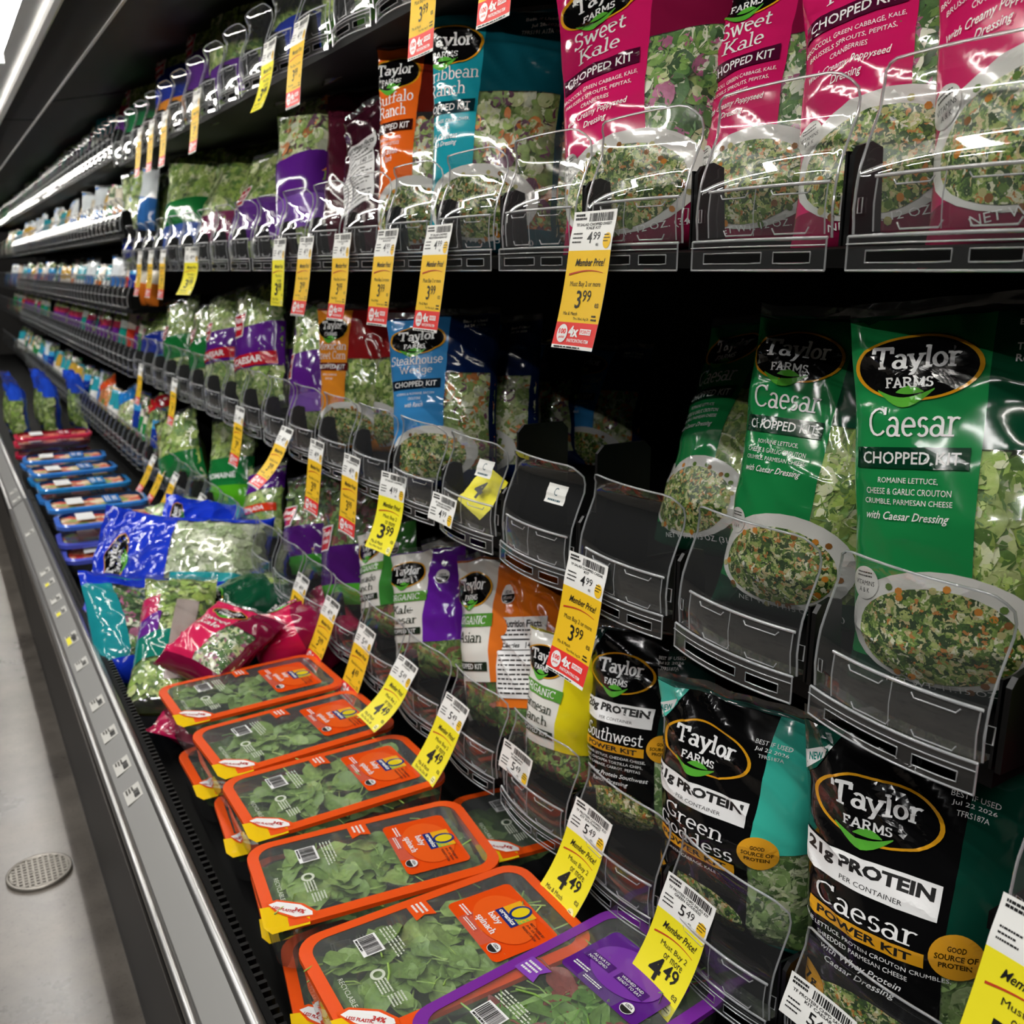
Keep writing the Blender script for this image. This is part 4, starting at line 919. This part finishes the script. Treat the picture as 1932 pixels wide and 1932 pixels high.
# --- black protein kits
def protein_art(grams, title, new='#3fc4b0', desc=(), script=()):
    def art(root, S, W, H):
        A = Art(S, .0014, .0002); X = lambda q: q * W; cx = -.14
        logo(A, X(cx), H * .775, W * .58, H * .18); A.build('logo', root)
        A = Art(S, .0013, .0002)
        A.poly([(X(-.5), H * .955), (X(-.5), H * .80), (X(-.42), H * .84), (X(-.30), H * .955)], film(new)); A.up()
        A.poly([(X(-.5), H * .865), (X(-.5), H * .81), (X(-.385), H * .875), (X(-.36), H * .915)], INKW); A.up(); A.text('NEW', X(-.43), H * .868, W * .09, H * .02, film('#1f8a80'), 'script', .03, rot=.35); A.build('corner_flash', root); A = Art(S, .0014, .0002)
        A.rect(X(-.5), X(.18), H * .555, H * .645, INKW, 12, 4); A.up()
        A.text(grams + ' PROTEIN', X(-.155), H * .613, W * .62, H * .045, INK, bold=.045); A.text('PER CONTAINER', X(-.12), H * .573, W * .30, H * .013, INK); A.build('protein_band', root); A = Art(S, .0014, .0002)
        for i, q in enumerate(title): A.text(q, X(cx), H * (.505 - .065 * i), min(W * .56, W * .085 * len(q)), H * .058, INKW, 'serif', -.03)
        A.build('title', root); A = Art(S, .0014, .0002); yb = H * (.505 - .065 * len(title) + .008)
        A.rect(X(cx - .29), X(cx + .29), yb - H * .02, yb + H * .02, film('#e0a020'), 7, 2); A.up(); A.text('POWER KIT', X(cx), yb, W * .48, H * .024, INK, bold=.03); A.build('kit_band', root); A = Art(S, .0014, .0002)
        for i, q in enumerate(desc): A.text(q, X(cx), yb - H * (.042 + .024 * i), W * .019 * len(q), H * .014, INKW)
        for i, q in enumerate(script): A.text(q, X(cx), yb - H * (.056 + .024 * len(desc) + .034 * i), W * .024 * len(q), H * .026, INKW, 'script', .006)
        A.build('lettering', root); A = Art(S, .0016, .0002); A.ell(X(.27), H * .475, W * .105, H * .062, film('#e0a028')); A.up()
        for i, q in enumerate(('GOOD', 'SOURCE OF', 'PROTEIN')): A.text(q, X(.27), H * (.497 - .022 * i), W * .018 * len(q), H * .015, film('#3a2a08'), bold=.03)
        A.build('protein_badge', root); A = Art(S, .0014, .0002); A.ell(X(-.40), H * .20, W * .085, H * .055, film('#d89a28')); A.up(); A.text('7g', X(-.40), H * .205, W * .08, H * .035, INK, bold=.02); A.build('fibre_badge', root); A = Art(S, .0014, .0002)
        for i, q in enumerate(('BEST IF USED', 'Jul 22 2026', 'TFRS187A')): A.text(q, X(.24), H * (.87 - .022 * i), W * .016 * len(q), H * .014, INKW)
        A.build('date_print', root)
        P = Art(S, .0008, .0002); P.ell(X(-.12), H * .15, W * .33, H * .11, SALAD); P.build('plate_print', root)
    return art
def protein(spec, B, label, seed, art, bl='#0d0d0e', Tk=.12):
    M, H = bag_at(*spec)
    bag_object('protein_kit_bag', M, spec[6], H, Tk, [(bl, 0, .72, .05, .955), (B, .72, 1, .48, .955), (None, .72, .95, .08, .48), (B, 0, 1, 0, .06)], label, art, (.66, .985, .07, .48), seed, back=B, pal=['#5f7f3a', '#8aa860', '#c9cfa6', '#47662c', '#a8bc80'])
protein((1690, .735, BZ[4], 1725, 1385, .745, .235, 18), '#0c3d30', 'black and dark green caesar protein bag with yellow oval ring', 91, protein_art('21g', ['Caesar'], '#1a5a4a', ['ROMAINE LETTUCE, PROTEIN CROUTON CRUMBLES,', 'SHREDDED PARMESAN CHEESE'], ['with Whey Protein', 'Caesar Dressing']))
protein((1375, .735, BZ[4], 1385, 1312, .735, .235, 14), '#3fbda8', 'black protein bag with mint side and top corner', 92, protein_art('21g', ['Green', 'Goddess'], '#56cbb8', ['GREEN CABBAGE, KALE'], []))
protein((1215, .765, BZ[4], 1210, 1180, .795, .22, 18), '#16302c', 'black southwest protein bag partly behind the mint sided one', 93, protein_art('20g', ['Southwest'], '#16302c', ['ROMAINE LETTUCE, CHEDDAR CHEESE,', 'KALE, CHICKPEA TORTILLA CHIPS,', 'RED CABBAGE, CARROT, PEPITAS'], ['with Whey Protein Southwest', 'Ranch Dressing']))
protein((1530, .90, BZ[4], 1500, 1300, .93, .22, 14), '#0c3d30', 'black protein bag in shadow behind the mint sided one', 94, protein_art('21g', ['Caesar'], '#1a5a4a'))
protein((1330, .92, BZ[4], 1300, 1230, .96, .22, 14), '#8a2a1a', 'black and rust protein bag in shadow behind the southwest bag', 95, protein_art('20g', ['Southwest'], '#8a2a1a'))
M, H = orient((.74, .235, .955), (.78, .235, 1.3), 12, .2), .34
bag_object('salad_bag', M, .21, H, .11, [('#c8174f', 0, 1, .05, .34)], 'clear romaine bag with a pink foot next to the black protein bag', None, (.03, .97, .06, .93), 96, back='#8c1440', pal=GREENS, nfl=300, fsize=.02)

# ------------------------------------------------------------------ bags heaped in the well
def heap(ub, vb, zb, ut, vt, zt, W, Tk, roll, zones, label, seed, name='salad_bag', base=None, **k):
    """a bag lying from pixel b (bottom seam) to pixel t (top seam) at the two heights; roll turns its front upward"""
    b, t = atZ(ub, vb, zb), atZ(ut, vt, zt); up = (t - b); H = up.length; up.normalize()
    f0 = Vector((0, 0, 1)); side = up.cross(f0).normalized(); f = side.cross(up).normalized()
    Rm = Matrix.Rotation(R(roll), 3, up); f = Rm @ f; right = (-f).cross(up)
    M = Matrix((right, -f, up)).transposed().to_4x4(); M.translation = b
    return bag_object(name, M, W, H, Tk, zones, label, seed=seed, base=base, **k)
BLU = '#1b3bd0'
def mini_logo(root, S, W, H):
    A = Art(S, .0014, .0002); logo(A, -W * .12, H * .80, W * .5, H * .16)
    A.text('Sweet', -W * .12, H * .64, W * .42, H * .07, INKW, 'serif'); A.text('Kale', -W * .12, H * .55, W * .34, H * .07, INKW, 'serif'); A.build('logo', root)
def mini_logo2(root, S, W, H):
    A = Art(S, .0014, .0002); logo(A, W * .0, H * .86, W * .5, H * .14); A.build('logo', root)
blz = [(BLU, 0, 1, .55, 1), (BLU, 0, .26, 0, .55), (BLU, .90, 1, 0, .55), ('#2aa8b0', .26, .34, 0, .52)]
heap(505, 1075, .66, 178, 1065, .68, .33, .17, -48, blz, 'big royal blue slaw bag lying across the well with a cloudy window', 101, art=mini_logo2, fill=(.3, .9, .05, .56), back=BLU, wr=1.9, pal=['#cdd6b0', '#b9c79a', '#dfe4c8', '#a8bc86'], nfl=200, droop=.15, fillmat=speckle('pale_slaw', ['#cdd6b0', '#b9c79a', '#dfe4c8', '#a8bc86'], 60, .5, .8))
heap(470, 1010, .70, 305, 985, .76, .24, .12, -30, [(BLU, 0, 1, .2, 1), ('#2aa8b0', 0, 1, 0, .2)], 'crumpled royal blue bag behind the big blue one', 102, art=mini_logo2, back=BLU, wr=2.2)
heap(560, 1100, .62, 395, 1105, .64, .22, .10, -10, [(BLU, 0, 1, 0, 1)], 'royal blue bag end under the big blue one, next to the green bag', 103, back='#1530a8', wr=1.8)
heap(268, 1290, .52, 232, 1085, .70, .22, .13, 20, [('#1f8f98', 0, .3, .1, 1), (BLU, 0, 1, .86, 1), (BLU, 0, 1, 0, .12)], 'kale bag with teal edge standing against the front rail', 104, fill=(.25, .97, .06, .9), back='#1f8f98', pal=KALES, fillmat=FILLD, wr=1.6)
heap(305, 1345, .56, 345, 1085, .72, .17, .11, 5, [('#6a2a90', 0, .32, .45, .62), ('#c02a5a', 0, .26, .6, .78), ('#147a6a', 0, .5, .26, .45), ('#a89c96', .5, .82, .12, .72)], 'lettuce bag with a pinkish seam strip in front of the green bags', 105, fill=(.03, .97, .05, .95), back='#7a8a4a', pal=GREENS, wr=1.5)
heap(560, 1130, .62, 372, 1135, .66, .24, .12, 0, [('#0f4a30', 0, 1, 0, 1), (None, .3, .7, .1, .35)], 'dark green kit bag lying flat beyond the pink ones', 106, art=mini_logo2, fill=(.3, .7, .1, .35), back='#0f4a30', wr=2.0)
heap(430, 1190, .60, 365, 1205, .64, .2, .10, 0, [('#0f5a38', 0, 1, 0, 1)], 'dark green bag edge tucked under the flat green one', 107, back='#0f4a30', wr=1.8)
heap(350, 1278, .63, 480, 1150, .72, .215, .10, 4, kit_zones('#d8265a', '#7a1238', None, .6), 'pink kit bag in the well with its logo and title showing', 108, art=mini_logo, fill=(.58, .98, .1, .6), back='#7a1238', pal=KALES, wr=1.6)
heap(568, 1240, .63, 532, 1142, .70, .20, .10, -25, [('#d81a54', 0, .6, 0, 1), ('#8c1440', .6, 1, 0, 1)], 'bright pink bag with a crumpled clear top seal in the well', 109, back='#8c1440', wr=2.2, art=mini_logo2)
heap(650, 1240, .62, 575, 1160, .69, .18, .10, -35, [('#a8164a', 0, 1, 0, 1)], 'deep pink bag nearest the lowest shelf in the well', 110, back='#7a1238', wr=2.2)
heap(470, 1395, .52, 310, 1345, .56, .16, .09, 0, [('#b81a50', 0, 1, 0, 1)], 'pink bag poking out beneath the last spinach box', 111, back='#7a1238', wr=1.5)
heap(400, 975, .66, 290, 970, .70, .22, .12, 0, [('#3a8a4a', 0, 1, .0, .3)], 'green and white vegetable bag behind the blue bags', 112, fill=(.03, .97, .05, .95), back='#5a8a4a', pal=['#a8cc70', '#e0e8c8', '#e8c8b0', '#88b050'])
heap(330, 1010, .55, 200, 985, .6, .24, .12, 0, [('#3a4a9a', 0, 1, .0, .2)], 'bag of red peppers between the trays and the blue bag', 113, fill=(.03, .97, .05, .95), back='#3a4a9a', pal=['#b02a1e', '#8a1a14', '#c8503a', '#7a9a3a'], fillmat=plain('pepper_red', '#8a201a', .4))

# ------------------------------------------------------------------ salad boxes (sealed trays) in the well
def rrect(w, h, r, n=6):
    P = []
    for cx, cy, a in ((w / 2 - r, h / 2 - r, 0), (-w / 2 + r, h / 2 - r, 90), (-w / 2 + r, -h / 2 + r, 180), (w / 2 - r, -h / 2 + r, 270)):
        for i in range(n + 1): t = R(a + 90 * i / n); P.append((cx + r * math.cos(t), cy + r * math.sin(t)))
    return P
def leaf_mesh(name, L, W, cols, seed, stem=True):
    r = random.Random(seed); mb = MB(); P = []; bend = r.uniform(-.3, .5); fold = r.uniform(.1, .5); n = 8
    c = lin(r.choice(cols))
    for i in range(n + 1):
        t = i / n; w = W / 2 * (math.sin(math.pi * t ** .75) ** .8 if 0 < t < 1 else .03); row = []
        for j in range(5):
            q = j / 2 - 1; row.append((q * w, (t - .5) * L, fold * abs(q) * w + bend * L * (t - .5) ** 2 + .0025 * math.sin(j * 2.3 + i * 1.3 + seed)))
        P.append(row)
    mb.grid(P, LEAFM, False, c)
    if stem:
        p0 = P[0][2]; mb.c.extend([]); k = len(mb.f); mb.tube([p0, (p0[0] + .003, p0[1] - L * .25, p0[2] + .002), (p0[0] + .01, p0[1] - L * .5, p0[2])], .0012, LEAFM, 4)
        for i in range(k, len(mb.f)): mb.c[i] = (c[0] * 1.5, c[1] * 1.4, c[2] * 1.3, 1)
    return mb.mesh(name)
SPIN = [leaf_mesh('spinach_leaf', random.uniform(.042, .062), random.uniform(.028, .042), ['#6f9040', '#82a24e', '#608238', '#93b05e', '#789a48'], 200 + i) for i in range(9)]
MIXL = [leaf_mesh('salad_leaf', random.uniform(.05, .075), random.uniform(.024, .04), ['#5b8a35', '#78a548', '#47702a', '#8fb860', '#6b9440'], 300 + i) for i in range(6)] + [leaf_mesh('red_leaf', .055, .03, ['#7a3030', '#8a4038'], 320 + i) for i in range(2)]
BW, BL, BH = .195, .325, .080
ORA = '#ee5412'
def frame_material(col):
    k = 'rimfilm_' + col
    if k in _M: return _M[k]
    mt, nt, b = _new(k); b.inputs['Base Color'].default_value = lin(col); b.inputs['Roughness'].default_value = .3; _M[k] = mt; return mt
TRAYC = clear('tray_clear', .06, .05, tint=(.93, .94, .92))
def salad_box(M, label, col=ORA, full=True, leaves=SPIN, nleaf=64, seed=1, purple=False, group=None):
    o = empty('salad_box', M); tag(o, label, 'salad box', group); rnd = random.Random(seed)
    out, inn = rrect(BW, BL, .034), rrect(BW - .030, BL - .030, .024); n = len(out)
    def top(x, y): return BH + .004 * (1 - (2 * x / BW) ** 2) * (1 - (2 * y / BL) ** 2)
    b = MB(); fm = frame_material(col)
    b.add([(x, y, BH) for x, y in out] + [(x, y, top(x, y) + .0006) for x, y in inn], [(i, (i + 1) % n, n + (i + 1) % n, n + i) for i in range(n)], fm)
    b.add([(x, y, BH) for x, y in out] + [(x * 1.002, y * 1.002, BH - .006) for x, y in out], [(i, n + i, n + (i + 1) % n, (i + 1) % n) for i in range(n)], fm); b.build('film_frame', o)
    b = MB(); rings = []
    for z, k in ((BH - .004, .97), (BH * .5, .93), (.006, .86), (0, .82)): rings.append([(x * k, y * (k * .5 + .5), z) for x, y in out] + [(out[0][0] * k, out[0][1] * (k * .5 + .5), z)])
    b.grid(rings, TRAYC); q = rings[-1][:-1]; b.add(q, [tuple(range(len(q)))], TRAYC); b.build('tray', o)
    b = MB(); gx, gy = 12, 18
    b.grid([[((i / gx - .5) * (BW - .03), (j / gy - .5) * (BL - .03), top((i / gx - .5) * BW, (j / gy - .5) * BL) + .0004) for j in range(gy + 1)] for i in range(gx + 1)], WRAP); b.build('lid_film', o)
    b = MB()
    b.grid([[((i / 14 - .5) * (BW - .028), (j / 22 - .5) * (BL - .028), BH - .026 + .010 * noise.noise((i * .6 + seed, j * .6, 0))) for j in range(23)] for i in range(15)], speckle('leaf_bed_green', ['#3a5524', '#527034', '#678544', '#2f4a1e'], 40, .5, .8)); tag(b.build('leaf_bed', o), kind='stuff')
    if full:
        for k in range(nleaf):
            me = rnd.choice(leaves); x = rnd.uniform(-.30, .30) * BW; y = rnd.uniform(-.36, .36) * BL
            lf = link(me, me.name.split('.')[0], o, (x, y, BH - .016 + .009 * rnd.random())); lf.rotation_euler = (rnd.uniform(-.3, .3), rnd.uniform(-.3, .3), rnd.uniform(0, 6.28)); s = rnd.uniform(.8, 1.15); lf.scale = (s, s, s * .8)
    S = lambda x, y, l: (x, y, top(x, y) + l)
    lc = film('#ea4f14') if not purple else film('#5a1f86')
    A = Art(S, .0012, .0003); ly0, ly1, lx = .030, .123, .062
    V = rrect(2 * lx, ly1 - ly0, .008, 4); A.poly([(x + .004, y + (ly0 + ly1) / 2) for x, y in V], lc)
    A.up(); A.ell(.004, (ly0 + ly1) / 2 + .004, .05, .036, film('#f06020') if not purple else film('#7a3aa8')); lb = A.build('label', o)
    A = Art(S, .0020, .0002); xc, yc = .004, .100
    if not purple:
        A.rect(xc - .020, xc + .020, yc - .010, yc + .016, film('#f0b020'), 2, 2); A.poly([(xc - .004, yc - .010), (xc + .020, yc - .010), (xc + .020, yc + .012)], film('#8cc050')); A.rect(xc - .020, xc + .020, yc - .022, yc - .010, film('#1c2f7a'), 2, 1); A.up()
        A.ell(xc + .001, yc + .004, .0125, .0155, film('#1c2f7a'), .0); A.up(); A.ell(xc + .001, yc + .004, .0085, .0125, film('#e8d020')); A.text('organics', xc, yc - .016, .034, .0085, INKW, bold=.03)
        A.text('baby', xc - .006, .070, .026, .012, INKW, 'serif', .04); A.text('spinach', xc - .002, .054, .040, .013, INKW, 'serif', .04)
        for i, q in enumerate(('BEST IF USED BY', 'JUL 23 2026', 'PRODUCT OF USA')): A.text(q, xc + .040, .104 - .006 * i, .030, .0035, INK, bold=.02)
    else:
        A.rect(-.05, -.008, .062, .076, film('#4a1572'), 2, 1); A.rect(.0, .046, .062, .076, film('#4a1572'), 2, 1); A.up(); A.text('ALWAYS', -.03, .072, .026, .004, INKW); A.text('NON-GMO', -.03, .066, .03, .004, INKW); A.text('WASHED AND', .022, .072, .034, .004, INKW); A.text('READY TO EAT', .022, .066, .036, .004, INKW)
    A.lines(-.035, .046, .026, .008, INKW, 2, 3, .5); A.lines(-.008, .038, .03, .006, INKW, 2, 4, .5)
    A.ell(.044, .042, .0085, .0085, INKW); A.up(); A.ell(.044, .042, .0078, .0078, INK, a0=180, a1=360, k=2); A.text('USDA', .044, .0455, .010, .004, INK, bold=.03)
    A.build('label_print', lb)
    # ribbon, barcode block, small print
    A = Art(S, .0012, .0003); xr, yr = -(BW / 2 - .014), -.002
    A.poly([(xr - .002, yr + .014), (xr - .002, yr - .014), (xr + .034, yr - .014), (xr + .028, yr), (xr + .034, yr + .014)], fm if not purple else film('#8a4ab8')); A.up(); A.lines(xr + .014, yr, .024, .018, INKW, 3, 3, .5); A.build('ribbon', o)
    A = Art(S, .0012, .0003); A.rect(-.058, -.022, -.098, -.070, INKW, 2, 2); A.up(); A.bars(-.040, -.083, .032, .020, INK, 22, 5); A.lines(-.040, -.0955, .030, .004, INK, 1, 2, .6); A.build('barcode', o); A = Art(S, .0012, .0003)
    pw = plain('print_pale', '#cfd6c4', .5); A.lines(-.030, -.055, .06, .018, pw, 4, 6, .4); A.ell(.012, -.095, .009, .009, pw, .6); A.lines(.034, -.096, .026, .016, pw, 4, 8, .5); A.lines(.058, -.090, .02, .02, pw, 5, 9, .5)
    A.text('RECYCLABLE', .02, -.135, .05, .006, pw); A.build('lid_print', o)
    # peel corner: yellow flap with white tongue, near-front corner
    A = Art(lambda x, y, l: (x, y, BH + .0025 + l - max(0, (x - BW / 2 + .02)) * .15), .0002, .0003); cx, cy = BW / 2, -BL / 2
    fy = film('#f2c81a')
    A.poly([(cx + .004, cy + .002), (cx + .004, cy + .050), (cx - .010, cy + .052), (cx - .044, cy + .018), (cx - .048, cy - .004), (cx - .010, cy - .006)], fy); A.up()
    A.poly([(cx - .006, cy + .060), (cx - .014, cy + .062), (cx - .034, cy + .050), (cx - .056, cy + .020), (cx - .055, cy + .004), (cx - .030, cy + .014), (cx - .012, cy + .032)], fm); A.up()
    A.poly([(cx - .009, cy + .056), (cx - .015, cy + .057), (cx - .033, cy + .046), (cx - .052, cy + .019), (cx - .050, cy + .008), (cx - .030, cy + .018), (cx - .013, cy + .035)], INKW); A.up()
    A.text('34%', cx - .022, cy + .042, .016, .007, film('#c8302a'), bold=.03, rot=.8); A.text('LESS PLASTIC', cx - .032, cy + .024, .032, .005, film('#c8302a'), bold=.03, rot=.85); A.build('peel_corner', o)
    return o
def box_at(corners, z, label, tilt=(0, 0), **k):
    P = [atZ(u, v, z) for u, v in corners]; c = sum(P, Vector()) / 4
    ax = ((P[1] - P[0]) + (P[2] - P[3])); ang = math.atan2(ax.y, ax.x)
    M = Matrix.Translation((c.x, c.y, z - BH)) @ Matrix.Rotation(ang - R(90), 4, 'Z') @ Matrix.Rotation(R(tilt[0]), 4, 'X') @ Matrix.Rotation(R(tilt[1]), 4, 'Y')
    return salad_box(M, label, **k)
ZL = 1.45 - .80
box_at([(287, 1308), (590, 1240), (672, 1275), (322, 1365)], ZL, 'orange rimmed spinach box beside the pink bags', seed=1, nleaf=40)
box_at([(352, 1388), (690, 1305), (745, 1355), (405, 1465)], ZL, 'orange rimmed spinach box, second from the pink bags', seed=2, nleaf=46)
box_at([(388, 1490), (800, 1378), (862, 1455), (432, 1590)], ZL, 'orange rimmed spinach box in the middle of the row', seed=3, nleaf=56)
box_at([(435, 1612), (890, 1505), (970, 1618), (475, 1762)], ZL, 'orange rimmed spinach box with bright glare spots on its film', seed=4, nleaf=66)
box_at([(528, 1800), (1030, 1628), (1135, 1745), (600, 1990)], ZL + .004, 'orange rimmed spinach box touching the purple rimmed one', seed=5, nleaf=76)
box_at([(815, 1925), (1190, 1738), (1330, 1850), (930, 2130)], ZL + .008, 'purple rimmed box of mixed salad leaves', col='#7a2a9c', leaves=MIXL, purple=True, seed=6, nleaf=76, tilt=(0, 0))
ZU = ZL - .086
for i, (q, lab) in enumerate([([(318, 1425), (640, 1350), (720, 1400), (372, 1505)], 'lower spinach box under the second one of the top row'), ([(362, 1520), (760, 1430), (840, 1500), (400, 1612)], 'lower spinach box under the middle one of the top row'),
        ([(420, 1640), (880, 1545), (960, 1640), (460, 1785)], 'lower spinach box under the glare spotted one'), ([(470, 1800), (985, 1690), (1080, 1790), (520, 1960)], 'lower spinach box below the one touching the purple rim'),
        ([(890, 1490), (1120, 1440), (1200, 1560), (975, 1625)], 'dark spinach box at the back under the lowest shelf')]):
    box_at(q, ZU, lab, full=False, seed=20 + i)

# ------------------------------------------------------------------ snack trays further down the well
def snack_tray(M, col, food, label, seed, group=None):
    o = empty('snack_tray', M); tag(o, label, 'snack tray', group); w, l, h = .20, .33, .06; n = 28
    out, inn = rrect(w, l, .05), rrect(w - .03, l - .03, .04); k = len(out)
    b = MB(); b.add([(x, y, h) for x, y in out] + [(x, y, h + .004) for x, y in inn], [(i, (i + 1) % k, k + (i + 1) % k, k + i) for i in range(k)], film(col)); b.add([(x, y, h) for x, y in out] + [(x, y, h - .012) for x, y in out], [(i, k + i, k + (i + 1) % k, (i + 1) % k) for i in range(k)], film(col)); b.build('rim', o)
    b = MB(); b.grid([[(x * q, y * q, z) for x, y in out + out[:1]] for z, q in ((h - .01, .97), (0, .85))], TRAYC); b.add([(x * .85, y * .85, 0) for x, y in out], [tuple(range(k))], TRAYC); b.build('tray', o)
    b = MB(); b.grid([[((i / 12 - .5) * (w - .04), (j / 18 - .5) * (l - .04), h - .008 + .006 * noise.noise((i * .8 + seed, j * .8, 1))) for j in range(19)] for i in range(13)], food); tag(b.build('food', o), kind='stuff')
    A = Art(lambda x, y, q: (x, y, h + .003 + q), .0012, .0003); A.rect(-.06, .06, .02, .075, film(col)); A.up(); A.text('SNACK', 0, .058, .07, .016, INKW, bold=.03); A.lines(0, .035, .09, .018, INKW, 2, seed, .5); A.rect(-.07, .03, -.10, -.045, INKW); A.build('sleeve', o)
FOODS = [speckle('food_mixed', ['#d8b08a', '#c8503a', '#e8d8b8', '#b07a50', '#8aa85a', '#e0a080'], 32, .5, .6), speckle('food_red', ['#b83028', '#d05a40', '#8a1a18', '#c8805a'], 32, .5, .6), speckle('food_green', ['#8ab050', '#c8503a', '#b8c890', '#d8a080'], 32, .5, .6)]
for i, (u, v, z, c, f) in enumerate([(215, 1035, .575, '#5a66d8', 1), (235, 1003, .60, '#5a66d8', 2), (250, 968, .66, '#4a74dc', 0), (225, 940, .655, '#3a86dc', 0), (205, 925, .61, '#3a86dc', 1), (205, 905, .655, '#2f8ed8', 0), (190, 893, .61, '#2f8ed8', 2), (165, 880, .655, '#3a86dc', 0), (150, 868, .61, '#3a86dc', 0), (150, 858, .66, '#3a86dc', 0), (115, 850, .60, '#c82848', 1), (112, 830, .65, '#d8304e', 1), (105, 818, .70, '#d8304e', 1)]):
    p = atZ(u, v, z); p.x = .42
    M = Matrix.Translation((p.x, p.y, z - .06)) @ Matrix.Rotation(R(-90 + (i * 37 % 9 - 4)), 4, 'Z')
    cl = 'red' if c in ('#c82848', '#d8304e') else 'blue'
    snack_tray(M, c, FOODS[f], '%s rimmed sealed snack tray stacked in the well' % cl, i, 'stacked %s snack trays' % cl)
# celery bags with blue tops standing beyond the trays
for i in range(8):
    y = 5.9 + .17 * (i // 2) + .06 * (i % 2); x = .34 + .17 * (i % 3)
    M = orient((x, y, .52), (x + .01, y + .02, .86), 20, .16)
    bag_object('celery_bag', M, .15, .36, .09, [('#2a55d8', 0, 1, .66, 1), ('#2a55d8', 0, 1, .0, .1)], 'celery bag with a royal blue top standing beyond the snack trays', None, (.05, .95, .1, .68), 400 + i, nu=12, nv=16, back='#2a55d8', pal=['#a8c060', '#8aa848', '#c8d890', '#6a8a30'], nfl=60, fsize=.022, group='blue topped celery bags', wr=2.5, droop=.2)

# ------------------------------------------------------------------ small packs on the further shelves
def pack_proto(c1, c2, seed, W, H, lettuce):
    M = Matrix.Identity(4); z = [(c1, 0, 1, .25, .6), (c2, 0, 1, .6, .75)] if lettuce else [(c1, 0, 1, 0, .55), (c2, 0, 1, .55, .96)]
    return bag_object('produce_pack', M, W, H, .07, z, 'x', None, (.04, .96, .06, .93) if lettuce else None, seed, nu=10, nv=14, back=c1, nfl=70, fsize=.018, pal=GREENS if seed % 2 else KALES)
PK = [('#e8e8e4', '#2f9aa8', 0, 'white and teal'), ('#1f9a8a', '#e0e4dc', 1, 'teal banded'), ('#3a7ac8', '#dfe6ea', 0, 'light blue and white'), ('#6a2a8c', '#c23a5a', 1, 'purple banded'), ('#2a8a48', '#e6e2d0', 1, 'green banded'), ('#d8402a', '#e8d8c8', 0, 'red and cream'), ('#e6e0d2', '#c8a040', 0, 'cream and gold'), ('#7a1a48', '#3a1230', 1, 'dark magenta'), ('#1c3a9a', '#3fa0d8', 1, 'navy banded'), ('#e07a28', '#e8e0cc', 0, 'orange and cream')]
protos = [pack_proto(a, b, 500 + i, .115, .19 + .02 * (i % 3), l) for i, (a, b, l, _) in enumerate(PK)]
first = set(); rnd = random.Random(12)
SHW = ('highest', 'second', 'middle', 'fourth', 'lowest')
for i, z in enumerate(T2):
    for y0, n in ((4.07, 30), (7.96, 26)):
        for k in range(n):
            j = rnd.choice(((0, 1, 7, 3, 1, 4), (0, 2, 6, 0, 4, 9, 2), (6, 2, 0, 9, 5, 4, 8), (3, 4, 1, 3, 5), (2, 8, 6, 0, 4))[i]); p = protos[j]
            o = p if j not in first else copy_tree(p); first.add(j)
            x = .735 + rnd.uniform(-.01, .04)
            o.matrix_world = orient((x, y0 + .122 * k, z + .02), (x + .03, y0 + .122 * k + rnd.uniform(-.02, .02), z + .20), 15 + rnd.uniform(-8, 12), .1)
            o.scale = (1, 1, (1.35, 1.1, .95, 1.1, 1.)[i])
            tag(o, 'small %s produce pack on the %s shelf of the further cases' % (PK[j][3], SHW[i]), 'pack', '%s packs, %s further shelf' % (PK[j][3], SHW[i]))
# crumpled slip inside an empty tray
o = empty('paper_slip', loc=(D + .022, YK(4) + .075, T[3] + .075)); tag(o, 'crumpled neon yellow price slip lying inside an empty tray front', 'paper slip')
o.rotation_euler = (R(52), R(14), R(-90))
b = MB(); b.grid([[((i / 8 - .5) * .075, (j / 10 - .5) * .07, .006 * noise.noise((i * .7, j * .5, 3)) + .012 * (j / 10 - .3) ** 2) for j in range(11)] for i in range(9)], PAPERY); b.build('sheet', o)
A = Art(lambda x, y, l: (x, y, .008 + l), .002); A.text('4', .0, .0, .02, .03, INK, bold=.03); A.build('print', o)
